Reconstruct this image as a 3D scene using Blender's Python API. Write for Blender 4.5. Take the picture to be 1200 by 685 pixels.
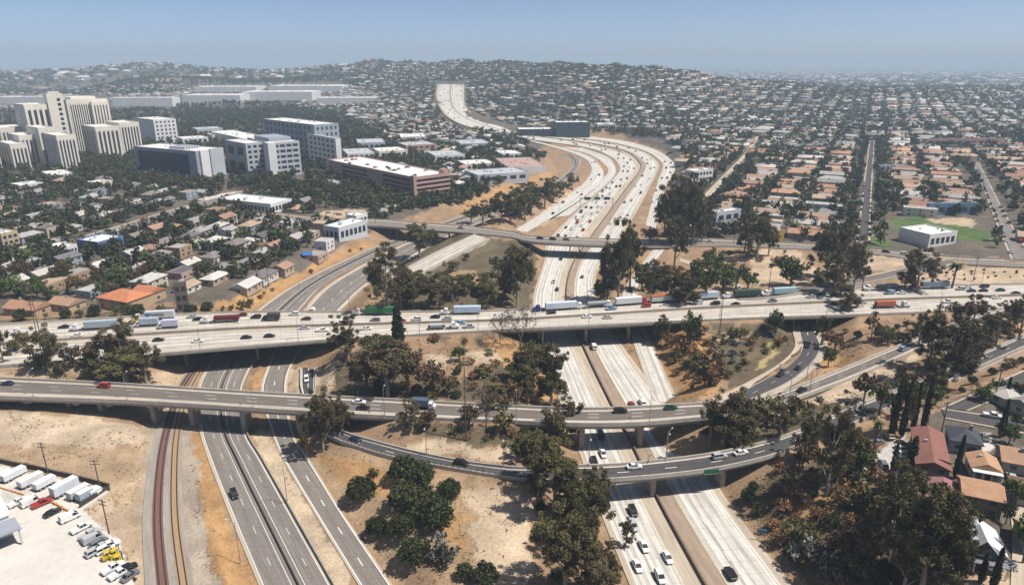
import bpy, math, random
import numpy as np
sc = bpy.context.scene
for o in list(bpy.data.objects): bpy.data.objects.remove(o)
R = math.radians
rng = random.Random(11); nr = np.random.default_rng(11)
COL = sc.collection

# ------------------------------------------------------------------ camera, sky, sun, exposure
CH, PITCH, FPX = 120.0, R(18.5), 800.0
cam = bpy.data.cameras.new('camera'); cam.lens = 24; cam.sensor_width = 36; cam.clip_start = 1; cam.clip_end = 60000
co = bpy.data.objects.new('camera', cam); COL.objects.link(co)
co.location = (0, 0, CH); co.rotation_euler = (R(90) - PITCH, 0, 0); sc.camera = co
SUN_AZ, SUN_EL = R(104), R(60)          # clockwise from the view direction (+Y) / above the horizon
w = bpy.data.worlds.new('World'); sc.world = w; w.use_nodes = True
nt = w.node_tree; bg = nt.nodes['Background']; sky = nt.nodes.new('ShaderNodeTexSky')
sky.sky_type = 'NISHITA'; sky.sun_disc = False; sky.sun_elevation = SUN_EL; sky.sun_rotation = SUN_AZ
sky.air_density = 0.36; sky.dust_density = 1.1; sky.ozone_density = 0.2; sky.altitude = 200
nt.links.new(sky.outputs[0], bg.inputs[0]); bg.inputs[1].default_value = 0.13
sl = bpy.data.lights.new('sun', 'SUN'); sl.energy = 5.0; sl.angle = R(0.5); sl.color = (1, 0.95, 0.88)
so = bpy.data.objects.new('sun', sl); COL.objects.link(so); so.rotation_euler = (R(90) - SUN_EL, 0, -SUN_AZ + R(180) - R(180))
from mathutils import Vector, Matrix
sd = Vector((math.sin(SUN_AZ) * math.cos(SUN_EL), math.cos(SUN_AZ) * math.cos(SUN_EL), math.sin(SUN_EL)))
so.rotation_euler = sd.to_track_quat('Z', 'Y').to_euler()
sc.view_settings.view_transform = 'Standard'; sc.view_settings.look = 'None'
sc.view_settings.exposure = 0.2; sc.view_settings.gamma = 1.0; sc.view_settings.use_curve_mapping = False
sc.render.engine = 'CYCLES'
cy = sc.cycles; cy.max_bounces = 5; cy.diffuse_bounces = 1; cy.glossy_bounces = 2; cy.transmission_bounces = 3
cy.volume_bounces = 0; cy.transparent_max_bounces = 6; cy.use_denoising = True
cy.caustics_reflective = False; cy.caustics_refractive = False
try: cy.denoiser = 'OPENIMAGEDENOISE'
except Exception: pass

# ------------------------------------------------------------------ small helpers
def ray(px, py):
    a = (px - 600) / FPX; b = (342.5 - py) / FPX
    return a, math.cos(PITCH) + b * math.sin(PITCH), -math.sin(PITCH) + b * math.cos(PITCH)
def W(px, py, z=0.0):
    """photo point seen at height z -> place on the map"""
    d = ray(px, py); t = (z - CH) / d[2]
    return np.array([d[0] * t, d[1] * t, z])
def S(x, y, z):
    dz = z - CH; dep = y * math.cos(PITCH) - dz * math.sin(PITCH); up = y * math.sin(PITCH) + dz * math.cos(PITCH)
    return 600 + FPX * x / dep, 342.5 - FPX * up / dep
def inpoly(px, py, poly):
    c = np.zeros(np.shape(px), bool); n = len(poly); j = n - 1
    for i in range(n):
        xi, yi = poly[i]; xj, yj = poly[j]
        m = ((yi > py) != (yj > py)) & (px < (xj - xi) * (py - yi) / ((yj - yi) if yj != yi else 1e-9) + xi)
        c ^= m; j = i
    return c
def srgb(r, g, b):
    f = lambda c: (c / 255 / 12.92) if c <= 10 else ((c / 255 + .055) / 1.055) ** 2.4
    return (f(r), f(g), f(b))
MATS = {}
def mat(name, col, rough=0.8, var=0.0, scale=0.3, metal=0.0, spec=0.3, coords='Object', stretch=None, objvar=0.0, attr=False, var2=0.0, scale2=3.0, dark=None, bump=0.0):
    if name in MATS: return MATS[name]
    m = bpy.data.materials.new(name); m.use_nodes = True; t = m.node_tree; p = t.nodes['Principled BSDF']
    p.inputs['Roughness'].default_value = rough; p.inputs['Metallic'].default_value = metal
    p.inputs['Specular IOR Level'].default_value = spec
    if attr == 'object':
        n = t.nodes.new('ShaderNodeObjectInfo'); src = n.outputs['Color']
    elif attr:
        n = t.nodes.new('ShaderNodeAttribute'); n.attribute_name = 'col'; src = n.outputs['Color']
    else:
        n = t.nodes.new('ShaderNodeRGB'); n.outputs[0].default_value = (*col, 1); src = n.outputs[0]
    tc = t.nodes.new('ShaderNodeTexCoord'); cs = tc.outputs[coords]
    if stretch:
        mp = t.nodes.new('ShaderNodeMapping'); mp.inputs['Scale'].default_value = stretch; t.links.new(cs, mp.inputs[0]); cs = mp.outputs[0]
    for v, s in ((var, scale), (var2, scale2)):
        if v:
            nz = t.nodes.new('ShaderNodeTexNoise'); nz.inputs['Scale'].default_value = s; nz.inputs['Detail'].default_value = 5; nz.inputs['Roughness'].default_value = 0.65
            t.links.new(cs, nz.inputs['Vector'])
            mr = t.nodes.new('ShaderNodeMapRange'); mr.inputs[1].default_value = 0.3; mr.inputs[2].default_value = 0.7
            mr.inputs[3].default_value = 1 - v; mr.inputs[4].default_value = 1 + v
            t.links.new(nz.outputs[0], mr.inputs[0])
            mx = t.nodes.new('ShaderNodeMix'); mx.data_type = 'RGBA'; mx.blend_type = 'MULTIPLY'; mx.inputs[0].default_value = 1
            t.links.new(src, mx.inputs[6]); t.links.new(mr.outputs[0], mx.inputs[7]); src = mx.outputs[2]
    if objvar:
        oi = t.nodes.new('ShaderNodeObjectInfo'); mr = t.nodes.new('ShaderNodeMapRange'); mr.inputs[3].default_value = 1 - objvar; mr.inputs[4].default_value = 1 + objvar
        t.links.new(oi.outputs['Random'], mr.inputs[0]); mx = t.nodes.new('ShaderNodeMix'); mx.data_type = 'RGBA'; mx.blend_type = 'MULTIPLY'; mx.inputs[0].default_value = 1
        t.links.new(src, mx.inputs[6]); t.links.new(mr.outputs[0], mx.inputs[7]); src = mx.outputs[2]
    if bump:
        nz = t.nodes.new('ShaderNodeTexNoise'); nz.inputs['Scale'].default_value = scale2; nz.inputs['Detail'].default_value = 4; t.links.new(cs, nz.inputs['Vector'])
        bp = t.nodes.new('ShaderNodeBump'); bp.inputs['Strength'].default_value = bump; bp.inputs['Distance'].default_value = 0.6
        t.links.new(nz.outputs[0], bp.inputs['Height']); t.links.new(bp.outputs[0], p.inputs['Normal'])
    t.links.new(src, p.inputs['Base Color'])
    MATS[name] = m
    return m
class MB:
    """collects faces, then links them as ONE mesh object"""
    def __init__(s): s.v = []; s.f = []; s.m = []; s.uv = []; s.c = []; s.cur = None; s.n = 0
    def add(s, verts, faces, mi=0, uvs=None, col=None):
        b = s.n; s.v.append(np.asarray(verts, float).reshape(-1, 3)); s.n += len(s.v[-1])
        for k, f in enumerate(faces):
            s.f.append([b + i for i in f]); s.m.append(mi); s.c.append(col if col is not None else s.cur)
            s.uv.append(None if uvs is None else [uvs[i] for i in f])
        return s
    def strip(s, A, B, mi=0, u0=0, u1=1, vv=None):
        n = len(A); V = np.empty((2 * n, 3)); V[0::2] = A; V[1::2] = B
        if vv is None: vv = np.arange(n)
        uv = [None] * (2 * n)
        for i in range(n): uv[2 * i] = (u0, vv[i]); uv[2 * i + 1] = (u1, vv[i])
        return s.add(V, [(2 * i, 2 * i + 1, 2 * i + 3, 2 * i + 2) for i in range(n - 1)], mi, uv)
    def box(s, x0, y0, z0, x1, y1, z1, mi=0, M=None, col=None, bottom=True):
        v = np.array([(x0, y0, z0), (x1, y0, z0), (x1, y1, z0), (x0, y1, z0), (x0, y0, z1), (x1, y0, z1), (x1, y1, z1), (x0, y1, z1)], float)
        if M is not None: v = xf(v, M)
        f = [(4, 5, 6, 7), (0, 1, 5, 4), (1, 2, 6, 5), (2, 3, 7, 6), (3, 0, 4, 7)]
        if bottom: f.append((3, 2, 1, 0))
        return s.add(v, f, mi, None, col)
    def prism(s, pts, z0, z1, mi=0, M=None):
        n = len(pts); v = np.array([(x, y, z0) for x, y in pts] + [(x, y, z1) for x, y in pts], float)
        if M is not None: v = xf(v, M)
        return s.add(v, [tuple(range(n, 2 * n)), tuple(range(n - 1, -1, -1))] + [(i, (i + 1) % n, n + (i + 1) % n, n + i) for i in range(n)], mi)
    def tube(s, pts, rads, n=6, mi=0, cap=True):
        pts = [np.asarray(p, float) for p in pts]; V = []
        for i, p in enumerate(pts):
            d = pts[min(i + 1, len(pts) - 1)] - pts[max(i - 1, 0)]; d = d / (np.linalg.norm(d) + 1e-9)
            a = np.cross(d, (0, 0, 1.0) if abs(d[2]) < .9 else (1.0, 0, 0)); a /= np.linalg.norm(a); b = np.cross(d, a)
            for k in range(n):
                t = 2 * math.pi * k / n; V.append(p + rads[i] * (a * math.cos(t) + b * math.sin(t)))
        F = []
        for i in range(len(pts) - 1):
            for k in range(n): F.append((i * n + k, i * n + (k + 1) % n, (i + 1) * n + (k + 1) % n, (i + 1) * n + k))
        if cap: F += [tuple(range(n - 1, -1, -1)), tuple(range((len(pts) - 1) * n, len(pts) * n))]
        return s.add(V, F, mi)
    def mesh(s, name, mats, smooth=False):
        me = bpy.data.meshes.new(name); V = np.concatenate(s.v) if s.v else np.zeros((0, 3))
        me.from_pydata(V.tolist(), [], s.f)
        for m in mats: me.materials.append(m)
        if len(mats) > 1: me.polygons.foreach_set('material_index', np.array(s.m, np.int32))
        if any(u is not None for u in s.uv):
            L = me.uv_layers.new(name='UVMap'); fl = []
            for f, u in zip(s.f, s.uv): fl += [c for p in (u or [(0, 0)] * len(f)) for c in p]
            L.data.foreach_set('uv', np.array(fl, np.float32))
        if any(c is not None for c in s.c):
            at = me.color_attributes.new('col', 'FLOAT_COLOR', 'CORNER'); fl = []
            for f, c in zip(s.f, s.c): fl += list((*(c or (.5, .5, .5)), 1)) * len(f)
            at.data.foreach_set('color', np.array(fl, np.float32))
        if smooth: me.polygons.foreach_set('use_smooth', np.ones(len(me.polygons), bool))
        me.update(); return me
    def build(s, name, mats, parent=None, smooth=False, loc=None):
        return link(name, s.mesh(name, mats if isinstance(mats, (list, tuple)) else [mats], smooth), parent, loc)
def xf(v, M):
    M = np.array(M); return np.asarray(v, float) @ M[:3, :3].T + M[:3, 3]
def link(name, me, parent=None, loc=None):
    o = bpy.data.objects.new(name, me); COL.objects.link(o)
    if parent is not None: o.parent = parent
    if loc is not None: o.location = loc
    return o
def empty(name, loc, rz=0.0):
    o = bpy.data.objects.new(name, None); COL.objects.link(o); o.location = tuple(float(c) for c in loc); o.rotation_euler = (0, 0, rz); o.empty_display_size = 0.5
    return o
def tag(o, label=None, cat=None, group=None, kind=None):
    if label: o['label'] = label
    if cat: o['category'] = cat
    if group: o['group'] = group
    if kind: o['kind'] = kind
    return o
def fast_mesh(name, V, Q, mats, C=None, mi=None):
    """numpy faces (all of one size) -> mesh, C = one colour per face"""
    V = np.asarray(V, np.float32); Q = np.asarray(Q, np.int32); n, k = Q.shape
    me = bpy.data.meshes.new(name); me.vertices.add(len(V)); me.vertices.foreach_set('co', V.ravel())
    me.loops.add(n * k); me.loops.foreach_set('vertex_index', Q.ravel()); me.polygons.add(n)
    me.polygons.foreach_set('loop_start', np.arange(0, n * k, k, dtype=np.int32))
    for m in mats: me.materials.append(m)
    if mi is not None: me.polygons.foreach_set('material_index', np.asarray(mi, np.int32))
    if C is not None:
        at = me.color_attributes.new('col', 'FLOAT_COLOR', 'CORNER')
        CC = np.ones((n, k, 4), np.float32); CC[:, :, :3] = np.asarray(C, np.float32)[:, None, :]
        at.data.foreach_set('color', CC.ravel())
    me.update(calc_edges=True); me.validate(); return me
def spline(P, step=5.0, counts=None):
    P = np.asarray(P, float); n = len(P); out = []; cn = []
    Q = np.vstack([2 * P[0] - P[1], P, 2 * P[-1] - P[-2]])
    for i in range(n - 1):
        p0, p1, p2, p3 = Q[i:i + 4]; m = counts[i] if counts else max(1, int(np.linalg.norm(p2 - p1) / step)); cn.append(m)
        for k in range(m):
            t = k / m
            out.append(.5 * (2 * p1 + (p2 - p0) * t + (2 * p0 - 5 * p1 + 4 * p2 - p3) * t * t + (3 * p1 - p0 - 3 * p2 + p3) * t ** 3))
    out.append(P[-1]); return np.array(out), cn
def px3(pts, z): return np.array([W(p[0], p[1], p[2] if len(p) > 2 else z) for p in pts])
def edges(left, right, z=0.0, step=5.0):
    A, c = spline(px3(left, z), step); B, _ = spline(px3(right, z), step, c); return A, B
def norm2(C):
    T = np.gradient(C[:, :2], axis=0); T /= (np.linalg.norm(T, axis=1)[:, None] + 1e-9); return T, np.stack([T[:, 1], -T[:, 0]], 1)
def arclen(C): return np.concatenate([[0], np.cumsum(np.linalg.norm(np.diff(C[:, :2], axis=0), axis=1))])

# ------------------------------------------------------------------ roads: their edges on the map
RD = {}        # name -> dict(A, B, mode)
def road(name, left, right, z=0.0, mode='cut', spans=(), pad=1.5, slope=0.5, step=5.0):
    A, B = edges(left, right, z, step); C = (A + B) / 2
    act = np.ones(len(C), bool)
    if spans:
        sx = np.array([S(*c)[0] for c in C])
        for a, b in spans: act &= ~((sx > a) & (sx < b))
    RD[name] = dict(A=A, B=B, C=C, hw=np.linalg.norm((A - B)[:, :2], axis=1) / 2, mode=mode, act=act, pad=pad, slope=slope, spans=spans)
# grey freeway on the west side of the picture
road('west_a', [(310, 705), (303, 685), (268, 600), (243, 535), (233, 500), (230, 460), (242, 430), (262, 400), (298, 366), (352, 330), (432, 292), (472, 277), (520, 260), (565, 245), (610, 230), (652, 212, 2), (669, 195, 3), (656, 179, 4), (613, 161, 8)],
     [(402, 705), (391, 685), (345, 604), (308, 539), (289, 505), (285, 460), (296, 430), (316, 400), (350, 366), (386, 330), (455, 293), (487, 279), (530, 263), (575, 248), (618, 233), (663, 211, 2), (680, 188, 3), (656, 173, 4), (613, 159, 8)])
road('west_b', [(432, 705), (420, 685), (370, 603), (332, 539), (318, 505), (305, 460), (313, 430), (326, 400), (353, 366), (389, 331), (458, 293), (491, 279), (536, 263), (581, 248)],
     [(472, 705), (460, 685), (404, 603), (364, 539), (345, 510), (337, 460), (342, 430), (364, 400), (399, 364), (434, 332), (489, 298), (515, 282), (550, 266), (591, 250)])
# white concrete freeway in the centre
DM = px3([(842, 712), (824, 682), (772, 587), (745, 530), (719, 479), (685, 409), (664, 355), (671, 310), (694, 276), (731, 225, 1), (750, 199, 2), (748, 189, 3), (731, 177, 4), (691, 168, 6), (640, 161, 9), (600, 156, 12)], 0)
DMs, dcn = spline(DM, 6)
def from_mid(off_px):   # list of metres (offset from the median) or photo points
    T, N = norm2(DM); P = []
    for i, o in enumerate(off_px):
        P.append(W(*o) if isinstance(o, tuple) else np.array([*(DM[i, :2] + N[i] * o), DM[i, 2]]))
    return spline(np.array(P), 6, dcn)[0]
DL = from_mid([-18, -18, -18, -18.3, -18.6, -18.6, -18, -18.5, (647, 276, 0), (697, 228, 1), (724, 203, 2), (724, 192, 3), (714, 183, 4), (688, 173, 6), (630, 164.5, 9), (592, 158.5, 12)])
DR = from_mid([21, 21, 20, 21, 21, 18, 17, 17, (738, 262, 0), (760, 222, 1), (772, 197, 2), (769, 188, 3), (749, 176, 4), (706, 166.5, 6), (645, 159, 9), (603, 154.3, 12)])
def road_world(name, A, B, mode='cut', **k):
    C = (A + B) / 2; RD[name] = dict(A=A, B=B, C=C, hw=np.linalg.norm((A - B)[:, :2], axis=1) / 2, mode=mode, act=np.ones(len(C), bool), pad=k.get('pad', 1.5), slope=k.get('slope', .5), spans=())
road_world('east_a', DL, DMs); road_world('east_b', DMs, DR)
road('connector', [(604, 269, 3), (650, 240, 2), (676, 222, 2), (690, 207, 2), (693, 196, 3), (684, 185, 4), (656, 174.5, 6), (613, 163, 9)], [(616, 273, 3), (668, 242, 2), (694, 223, 2), (707, 207, 2), (704, 195, 3), (691, 183, 4), (656, 172.5, 6), (613, 161.5, 9)])
road('inner', [(640, 256, .5), (678, 228, 1), (712, 203, 2), (706, 190.5, 3), (690, 181, 4), (657, 172.4, 6)], [(670, 252, .5), (694, 232, 1), (721, 206, 2), (721, 192.5, 3), (712, 183.4, 4), (686, 173.4, 6)])
road('outer', [(752, 262, 0), (764, 223, 1), (775, 198, 2), (772, 188, 3), (752, 176, 4), (709, 166, 6), (648, 158.3, 9)], [(768, 268, 1), (779, 222, 2), (791, 198, 2), (786, 187, 3), (764, 174, 4), (720, 163, 6), (656, 156.5, 9)])
road('slip_north', [(768, 288, 8), (737, 330, 4), (728, 352, 1.5), (734, 380, .3), (745, 410, 0), (765, 470, 0)], [(781, 290, 8), (753, 327, 4), (747, 352, 1.5), (756, 380, .3), (768, 410, 0), (795, 470, 0)])
road('far_freeway', [(588, 157.5, 12), (560, 151.5, 15), (538, 145, 19), (522, 135, 26), (514, 123, 36), (511, 112, 50), (512, 103, 62), (513, 99, 70)], [(605, 152.5, 12), (594, 147.5, 15), (573, 140.5, 19), (554, 133, 26), (545, 123, 36), (544, 112, 50), (544, 103, 62), (544, 99, 70)], pad=2, slope=.4, step=12)
# decks
road('viaduct', [(-200, 397), (-80, 386), (0, 381), (187, 370), (300, 366), (420, 366), (600, 364), (800, 350), (900, 344), (1025, 337), (1200, 333), (1330, 329)],
     [(-200, 447), (-80, 437), (0, 430), (180, 416), (300, 406), (420, 397), (600, 387), (800, 377), (900, 373), (1025, 369), (1200, 361), (1330, 354)], 10, 'fill', ((192, 418), (622, 792), (918, 982)))
road('upper_ramp', [(-200, 432), (-80, 439), (0, 444), (125, 450), (300, 461), (450, 469), (600, 477), (682, 480), (750, 478), (820, 474), (870, 473), (900, 466), (930, 456), (1010, 424), (1087, 392), (1140, 372), (1210, 354)],
     [(-200, 458), (-80, 463), (0, 466), (150, 471), (300, 480), (450, 489), (600, 495), (682, 498), (750, 497), (820, 491), (870, 486), (900, 479), (930, 469), (1010, 439), (1095, 402), (1150, 383), (1220, 365)], 10, 'fill', ((-300, 470), (664, 846)))
road('lower_ramp', [(352, 432, .5), (354, 460, 1), (372, 488, 2), (400, 506, 3.5), (435, 517, 5), (512, 536, 6.5), (600, 549, 7.5), (672, 547, 8), (727, 545, 8), (825, 534, 8), (900, 518, 9), (950, 500, 9.5), (1000, 478, 10), (1060, 454, 10.5), (1120, 428, 11), (1200, 394, 11), (1290, 358, 11)],
     [(371, 432, .5), (369, 460, 1), (366, 492, 2), (385, 511, 3.5), (420, 525, 5), (475, 540, 6.5), (600, 561, 7.5), (672, 564, 8), (727, 562, 8), (825, 552, 8), (900, 536, 9), (950, 517, 9.5), (1000, 497, 10), (1060, 470, 10.5), (1120, 443, 11), (1200, 407, 11), (1290, 369, 11)], 8, 'fill', ((652, 868),))
road('loop_ramp', [(936, 366, 2.5), (936, 388, 2.5), (939, 408, 3.5), (922, 427.5, 5.5), (888, 448, 8), (862, 462, 9.7), (835, 474, 9.9)], [(955, 366, 2.5), (955, 387, 2.5), (962, 403, 3.5), (957, 419, 5), (937, 439, 7), (910, 455, 8.5), (866, 472, 9.8)], 5, 'cut', (), 4.5, .6)
road('cross_street', [(300, 247, 11), (380, 256), (447, 258), (495, 262), (550, 266), (600, 272), (622, 277), (690, 280), (772, 282), (840, 281), (900, 284), (1005, 290), (1110, 301, 10), (1200, 305, 11), (1330, 310, 11)],
     [(300, 253, 11), (380, 263), (450, 266), (495, 270), (550, 274), (600, 279), (622, 284), (690, 288), (772, 290), (840, 289), (900, 291), (1005, 297), (1110, 309, 10), (1200, 314, 11), (1330, 321, 11)], 9, 'fill', ((448, 552), (612, 792)))
road('flyover', [(452, 330, 3), (472, 317, 5), (516, 294, 7.5), (557, 275, 8.9)], [(478, 333, 3), (496, 321, 5), (539, 298, 7.5), (574, 280, 8.9)], 6, 'fill', (), .3, 1.6)
road('on_ramp', [(1112, 303, 11), (1060, 313, 11), (1005, 325, 10.6), (900, 340, 10.2), (850, 346, 10)], [(1122, 309, 11), (1066, 321, 11), (1011, 333, 10.6), (907, 349, 10.2), (866, 352, 10)], 11, 'fill')
road('side_path', [(797, 302, 7), (826, 312, 7), (877, 338, 8.5)], [(796, 306, 7), (824, 317, 7), (872, 343, 8.5)], 8, 'fill')
road('hill_street', [(1290, 392), (1200, 433), (1150, 456), (1103, 478)], [(1310, 402), (1215, 446), (1170, 466), (1135, 481)], 14, 'fill', (), 2)
road('corner_street', [(1103, 478), (1165, 487), (1240, 500), (1300, 512)], [(1108, 490), (1165, 501), (1240, 516), (1300, 530)], 14, 'fill', (), 2)
road('lane', [(1178, 570), (1186, 620), (1184, 690), (1180, 720)], [(1198, 565), (1206, 620), (1212, 690), (1214, 720)], 14, 'fill', (), 2)
road('avenue', [(1003, 285), (1009, 240), (1014, 200), (1019, 165)], [(1020, 285), (1021, 240), (1023, 200), (1025, 165)], 11, 'fill', (), 2)
road('boulevard', [(1185, 305), (1163, 250), (1150, 215), (1140, 190)], [(1212, 305), (1178, 250), (1160, 215), (1147, 190)], 11.3, 'fill', (), 2)
road('side_street', [(818, 235), (850, 203), (872, 180), (886, 160)], [(828, 235), (857, 203), (877, 180), (890, 160)], 11, 'fill', (), 2)
road('west_street', [(95, 277), (140, 264), (190, 249), (250, 232), (290, 222)], [(110, 283), (152, 270), (200, 255), (258, 237), (298, 226)], 12, 'fill', (), 2)
road('rail_bed', [(172, 705), (170, 685), (167, 610), (174, 545), (186, 500), (205, 455), (232, 420), (262, 392)], [(232, 705), (228, 685), (216, 610), (213, 545), (215, 500), (226, 455), (247, 420), (272, 392)], 0.2, 'cut', (), 3)

# ------------------------------------------------------------------ terrain
CTRL = [(0, 560, 2), (60, 620, 1.5), (130, 660, 1), (160, 600, .5), (0, 690, 2), (-200, 640, 3), (40, 505, 4.5), (110, 505, 4), (145, 525, 2.5), (60, 530, 3.5), (150, 560, 1), (0, 480, 5), (-200, 500, 6), (150, 485, 3),
        (0, 428, 9), (60, 440, 7), (120, 434, 6.5), (-200, 430, 9), (170, 435, 5), (100, 410, 9), (250, 620, .6), (250, 560, .4),
        (400, 560, 2), (450, 540, 4), (500, 600, 4), (470, 660, 3), (560, 620, 4.5), (600, 600, 5), (600, 685, 4), (640, 640, 3), (690, 600, 1), (640, 580, 5), (520, 680, 3.5),
        (450, 420, 8.5), (500, 430, 9), (550, 430, 9), (600, 440, 7), (640, 450, 3), (410, 440, 5), (560, 480, 9), (520, 515, 6.5), (600, 525, 7), (640, 510, 5), (390, 450, 2), (480, 500, 6),
        (0, 360, 9), (150, 340, 9), (300, 340, 7), (0, 300, 10), (150, 280, 11), (300, 280, 9), (420, 270, 9), (0, 240, 14), (200, 230, 13), (350, 230, 11), (450, 240, 10), (100, 200, 15), (300, 200, 13), (-300, 300, 11), (-200, 220, 15),
        (560, 330, 5), (600, 330, 5), (500, 345, 5), (580, 300, 5), (520, 318, 3.5), (560, 292, 4), (460, 352, 5), (440, 360, 6), (620, 310, 4), (580, 240, 9), (560, 220, 11), (620, 215, 9), (640, 190, 8),
        (760, 320, 6), (800, 330, 7), (850, 330, 9), (900, 310, 10), (1000, 310, 10.5), (1060, 290, 10), (1150, 325, 11), (1200, 325, 11), (950, 355, 9.5), (820, 250, 9), (790, 270, 8),
        (900, 250, 10), (1100, 250, 11), (1000, 200, 11), (850, 200, 10), (1200, 200, 12), (1400, 250, 12), (1350, 330, 12),
        (820, 400, 6.5), (880, 400, 7), (850, 430, 6), (905, 410, 5), (915, 390, 5), (1000, 395, 8.5), (1050, 400, 9), (960, 445, 8), (990, 470, 9.5), (810, 440, 2),
        (860, 590, 2.5), (900, 570, 5), (950, 580, 8), (1000, 600, 10.5), (1050, 630, 12), (1100, 620, 13), (1150, 600, 14), (1150, 510, 14), (1200, 450, 14), (1090, 490, 13.5), (1020, 530, 11), (930, 670, 2.5), (960, 680, 6), (1010, 680, 10), (1100, 690, 13.5), (1250, 600, 15), (1300, 700, 15), (1300, 420, 14), (1030, 490, 11), (870, 515, 5), (860, 545, 4), (900, 500, 8), (1060, 500, 13),
        (700, 230, 3), (680, 180, 7), (740, 160, 10), (800, 180, 9), (900, 160, 11), (600, 170, 11), (400, 180, 12), (200, 170, 15), (0, 170, 15), (1100, 160, 12), (1300, 160, 12), (-200, 160, 14)]
CW = np.array([W(*c) for c in CTRL]); _n = len(CW)
_D = np.linalg.norm(CW[:, None, :2] - CW[None, :, :2], axis=2)
_K = np.zeros((_n + 1, _n + 1)); _K[:_n, :_n] = _D + 3.0 * -np.eye(_n); _K[:_n, _n] = 1; _K[_n, :_n] = 1
_w = np.linalg.solve(_K, np.append(CW[:, 2], 0))
def sstep(a, b, x):
    t = np.clip((x - a) / (b - a), 0, 1); return t * t * (3 - 2 * t)
CREST = np.array([(-700, 84), (-300, 83), (-100, 84), (0, 84), (60, 83), (110, 79), (150, 75), (180, 74), (215, 77), (250, 81), (300, 84), (345, 83), (375, 80), (395, 76), (412, 76), (428, 71.5), (446, 71), (462, 75), (482, 73), (502, 76), (522, 74.5), (545, 71), (566, 74), (590, 70.5), (612, 73.5), (632, 76), (655, 73.5), (680, 77), (700, 81), (722, 78), (742, 82), (768, 79.5), (790, 84), (812, 83), (840, 90), (870, 95), (920, 99), (1000, 104), (1300, 106), (2000, 106)], float)
def _vnoise(x, y, s, seed):
    g = np.random.default_rng(seed).random((64, 64)); X = x / s; Y = y / s
    xi = np.floor(X).astype(int); yi = np.floor(Y).astype(int); fx = X - xi; fy = Y - yi; fx = fx * fx * (3 - 2 * fx); fy = fy * fy * (3 - 2 * fy)
    a = g[xi % 64, yi % 64]; b = g[(xi + 1) % 64, yi % 64]; c = g[xi % 64, (yi + 1) % 64]; d = g[(xi + 1) % 64, (yi + 1) % 64]
    return a * (1 - fx) * (1 - fy) + b * fx * (1 - fy) + c * (1 - fx) * fy + d * fx * fy - .5
def base_z(x, y):
    z = np.full(x.shape, _w[-1])
    for i in range(_n): z = z + _w[i] * np.hypot(x - CW[i, 0], y - CW[i, 1])
    near = 1 - sstep(900, 1250, y); z = np.clip(z, 0, 18)
    pxu = 600 + FPX / math.cos(PITCH) * x / np.maximum(y, 50)     # bearing of the point, for the ridge line
    cr = np.interp(pxu, CREST[:, 0], CREST[:, 1])
    dist = np.interp(pxu, [200, 380, 430, 600, 690, 900], [3900, 3500, 3200, 3000, 2100, 2100])
    zc = np.maximum(CH - 9 + (74.8 - cr) / 890 * dist, 14)                     # ridge height
    rise = sstep(np.interp(pxu, [380, 450, 600, 700], [1500, 1350, 1250, 1150]), 1.0 * dist, y) ** 1.15; fall = 1 - sstep(dist * 1.05, dist * 1.7, y)
    hill = 12 + (zc - 12) * np.where(y < dist, rise, fall) + _vnoise(x, y, 420, 9) * 60 * (4 * np.clip(rise, 0, 1) * (1 - np.clip(rise, 0, 1))) * sstep(14, 60, zc) + _vnoise(x, y, 330, 3) * 15 * sstep(1250, 1900, y) * sstep(14, 60, zc) + _vnoise(x, y, 120, 4) * 17 * sstep(1250, 1900, y) * sstep(14, 60, zc)
    return z * near + hill * (1 - near)
def ground(x, y, fine=True):
    x = np.atleast_1d(np.asarray(x, float)); y = np.atleast_1d(np.asarray(y, float)); sh = x.shape; x = x.ravel(); y = y.ravel()
    z = base_z(x, y) + _vnoise(x, y, 17, 5) * .9 + _vnoise(x, y, 6, 6) * .55 + _vnoise(x, y, 2.6, 7) * .25 * (y < 420)
    for mode in ('fill', 'cut'):
        for r in RD.values():
            if r['mode'] != mode: continue
            C = r['C']; lo = C[:, :2].min(0) - 60; hi = C[:, :2].max(0) + 60
            idx = np.nonzero((x > lo[0]) & (x < hi[0]) & (y > lo[1]) & (y < hi[1]))[0]
            if not len(idx): continue
            best = np.full(len(idx), 1e9); bz = np.zeros(len(idx)); bw = np.zeros(len(idx)); X = x[idx]; Y = y[idx]
            for i in range(len(C) - 1):
                if not (r['act'][i] and r['act'][i + 1]): continue
                d = C[i + 1, :2] - C[i, :2]; L2 = d @ d + 1e-9
                t = np.clip(((X - C[i, 0]) * d[0] + (Y - C[i, 1]) * d[1]) / L2, 0, 1)
                dd = np.hypot(X - C[i, 0] - t * d[0], Y - C[i, 1] - t * d[1]); hw = r['hw'][i] + t * (r['hw'][i + 1] - r['hw'][i])
                q = dd - hw; m = q < best; best[m] = q[m]; bz[m] = (C[i, 2] + t * (C[i + 1, 2] - C[i, 2]))[m]
            e = np.maximum(best - r['pad'], 0); zz = z[idx]; zr = bz - .22
            zz = np.clip(zz, zr - e * r['slope'], zr + e * r['slope'] * (1 if mode == 'cut' else 1.4)); z[idx] = zz
    return z.reshape(sh)
def gz(x, y): return float(ground(x, y)[0])
def TP(px, py):
    """photo point -> point on the terrain"""
    d = ray(px, py); t1 = 40000.0 if d[2] > -.004 else min(40000.0, CH / -d[2] * 1.02)
    ts = np.geomspace(90, t1, 140)
    for _ in range(2):
        g = ground(d[0] * ts, d[1] * ts); h = CH + d[2] * ts - g; k = np.nonzero(h < 0)[0]
        if not len(k): t = ts[-1]; break
        k = max(k[0], 1); t = ts[k]; ts = np.linspace(ts[k - 1], ts[k], 24)
    return np.array([d[0] * t, d[1] * t, float(ground(d[0] * t, d[1] * t)[0])])
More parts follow.
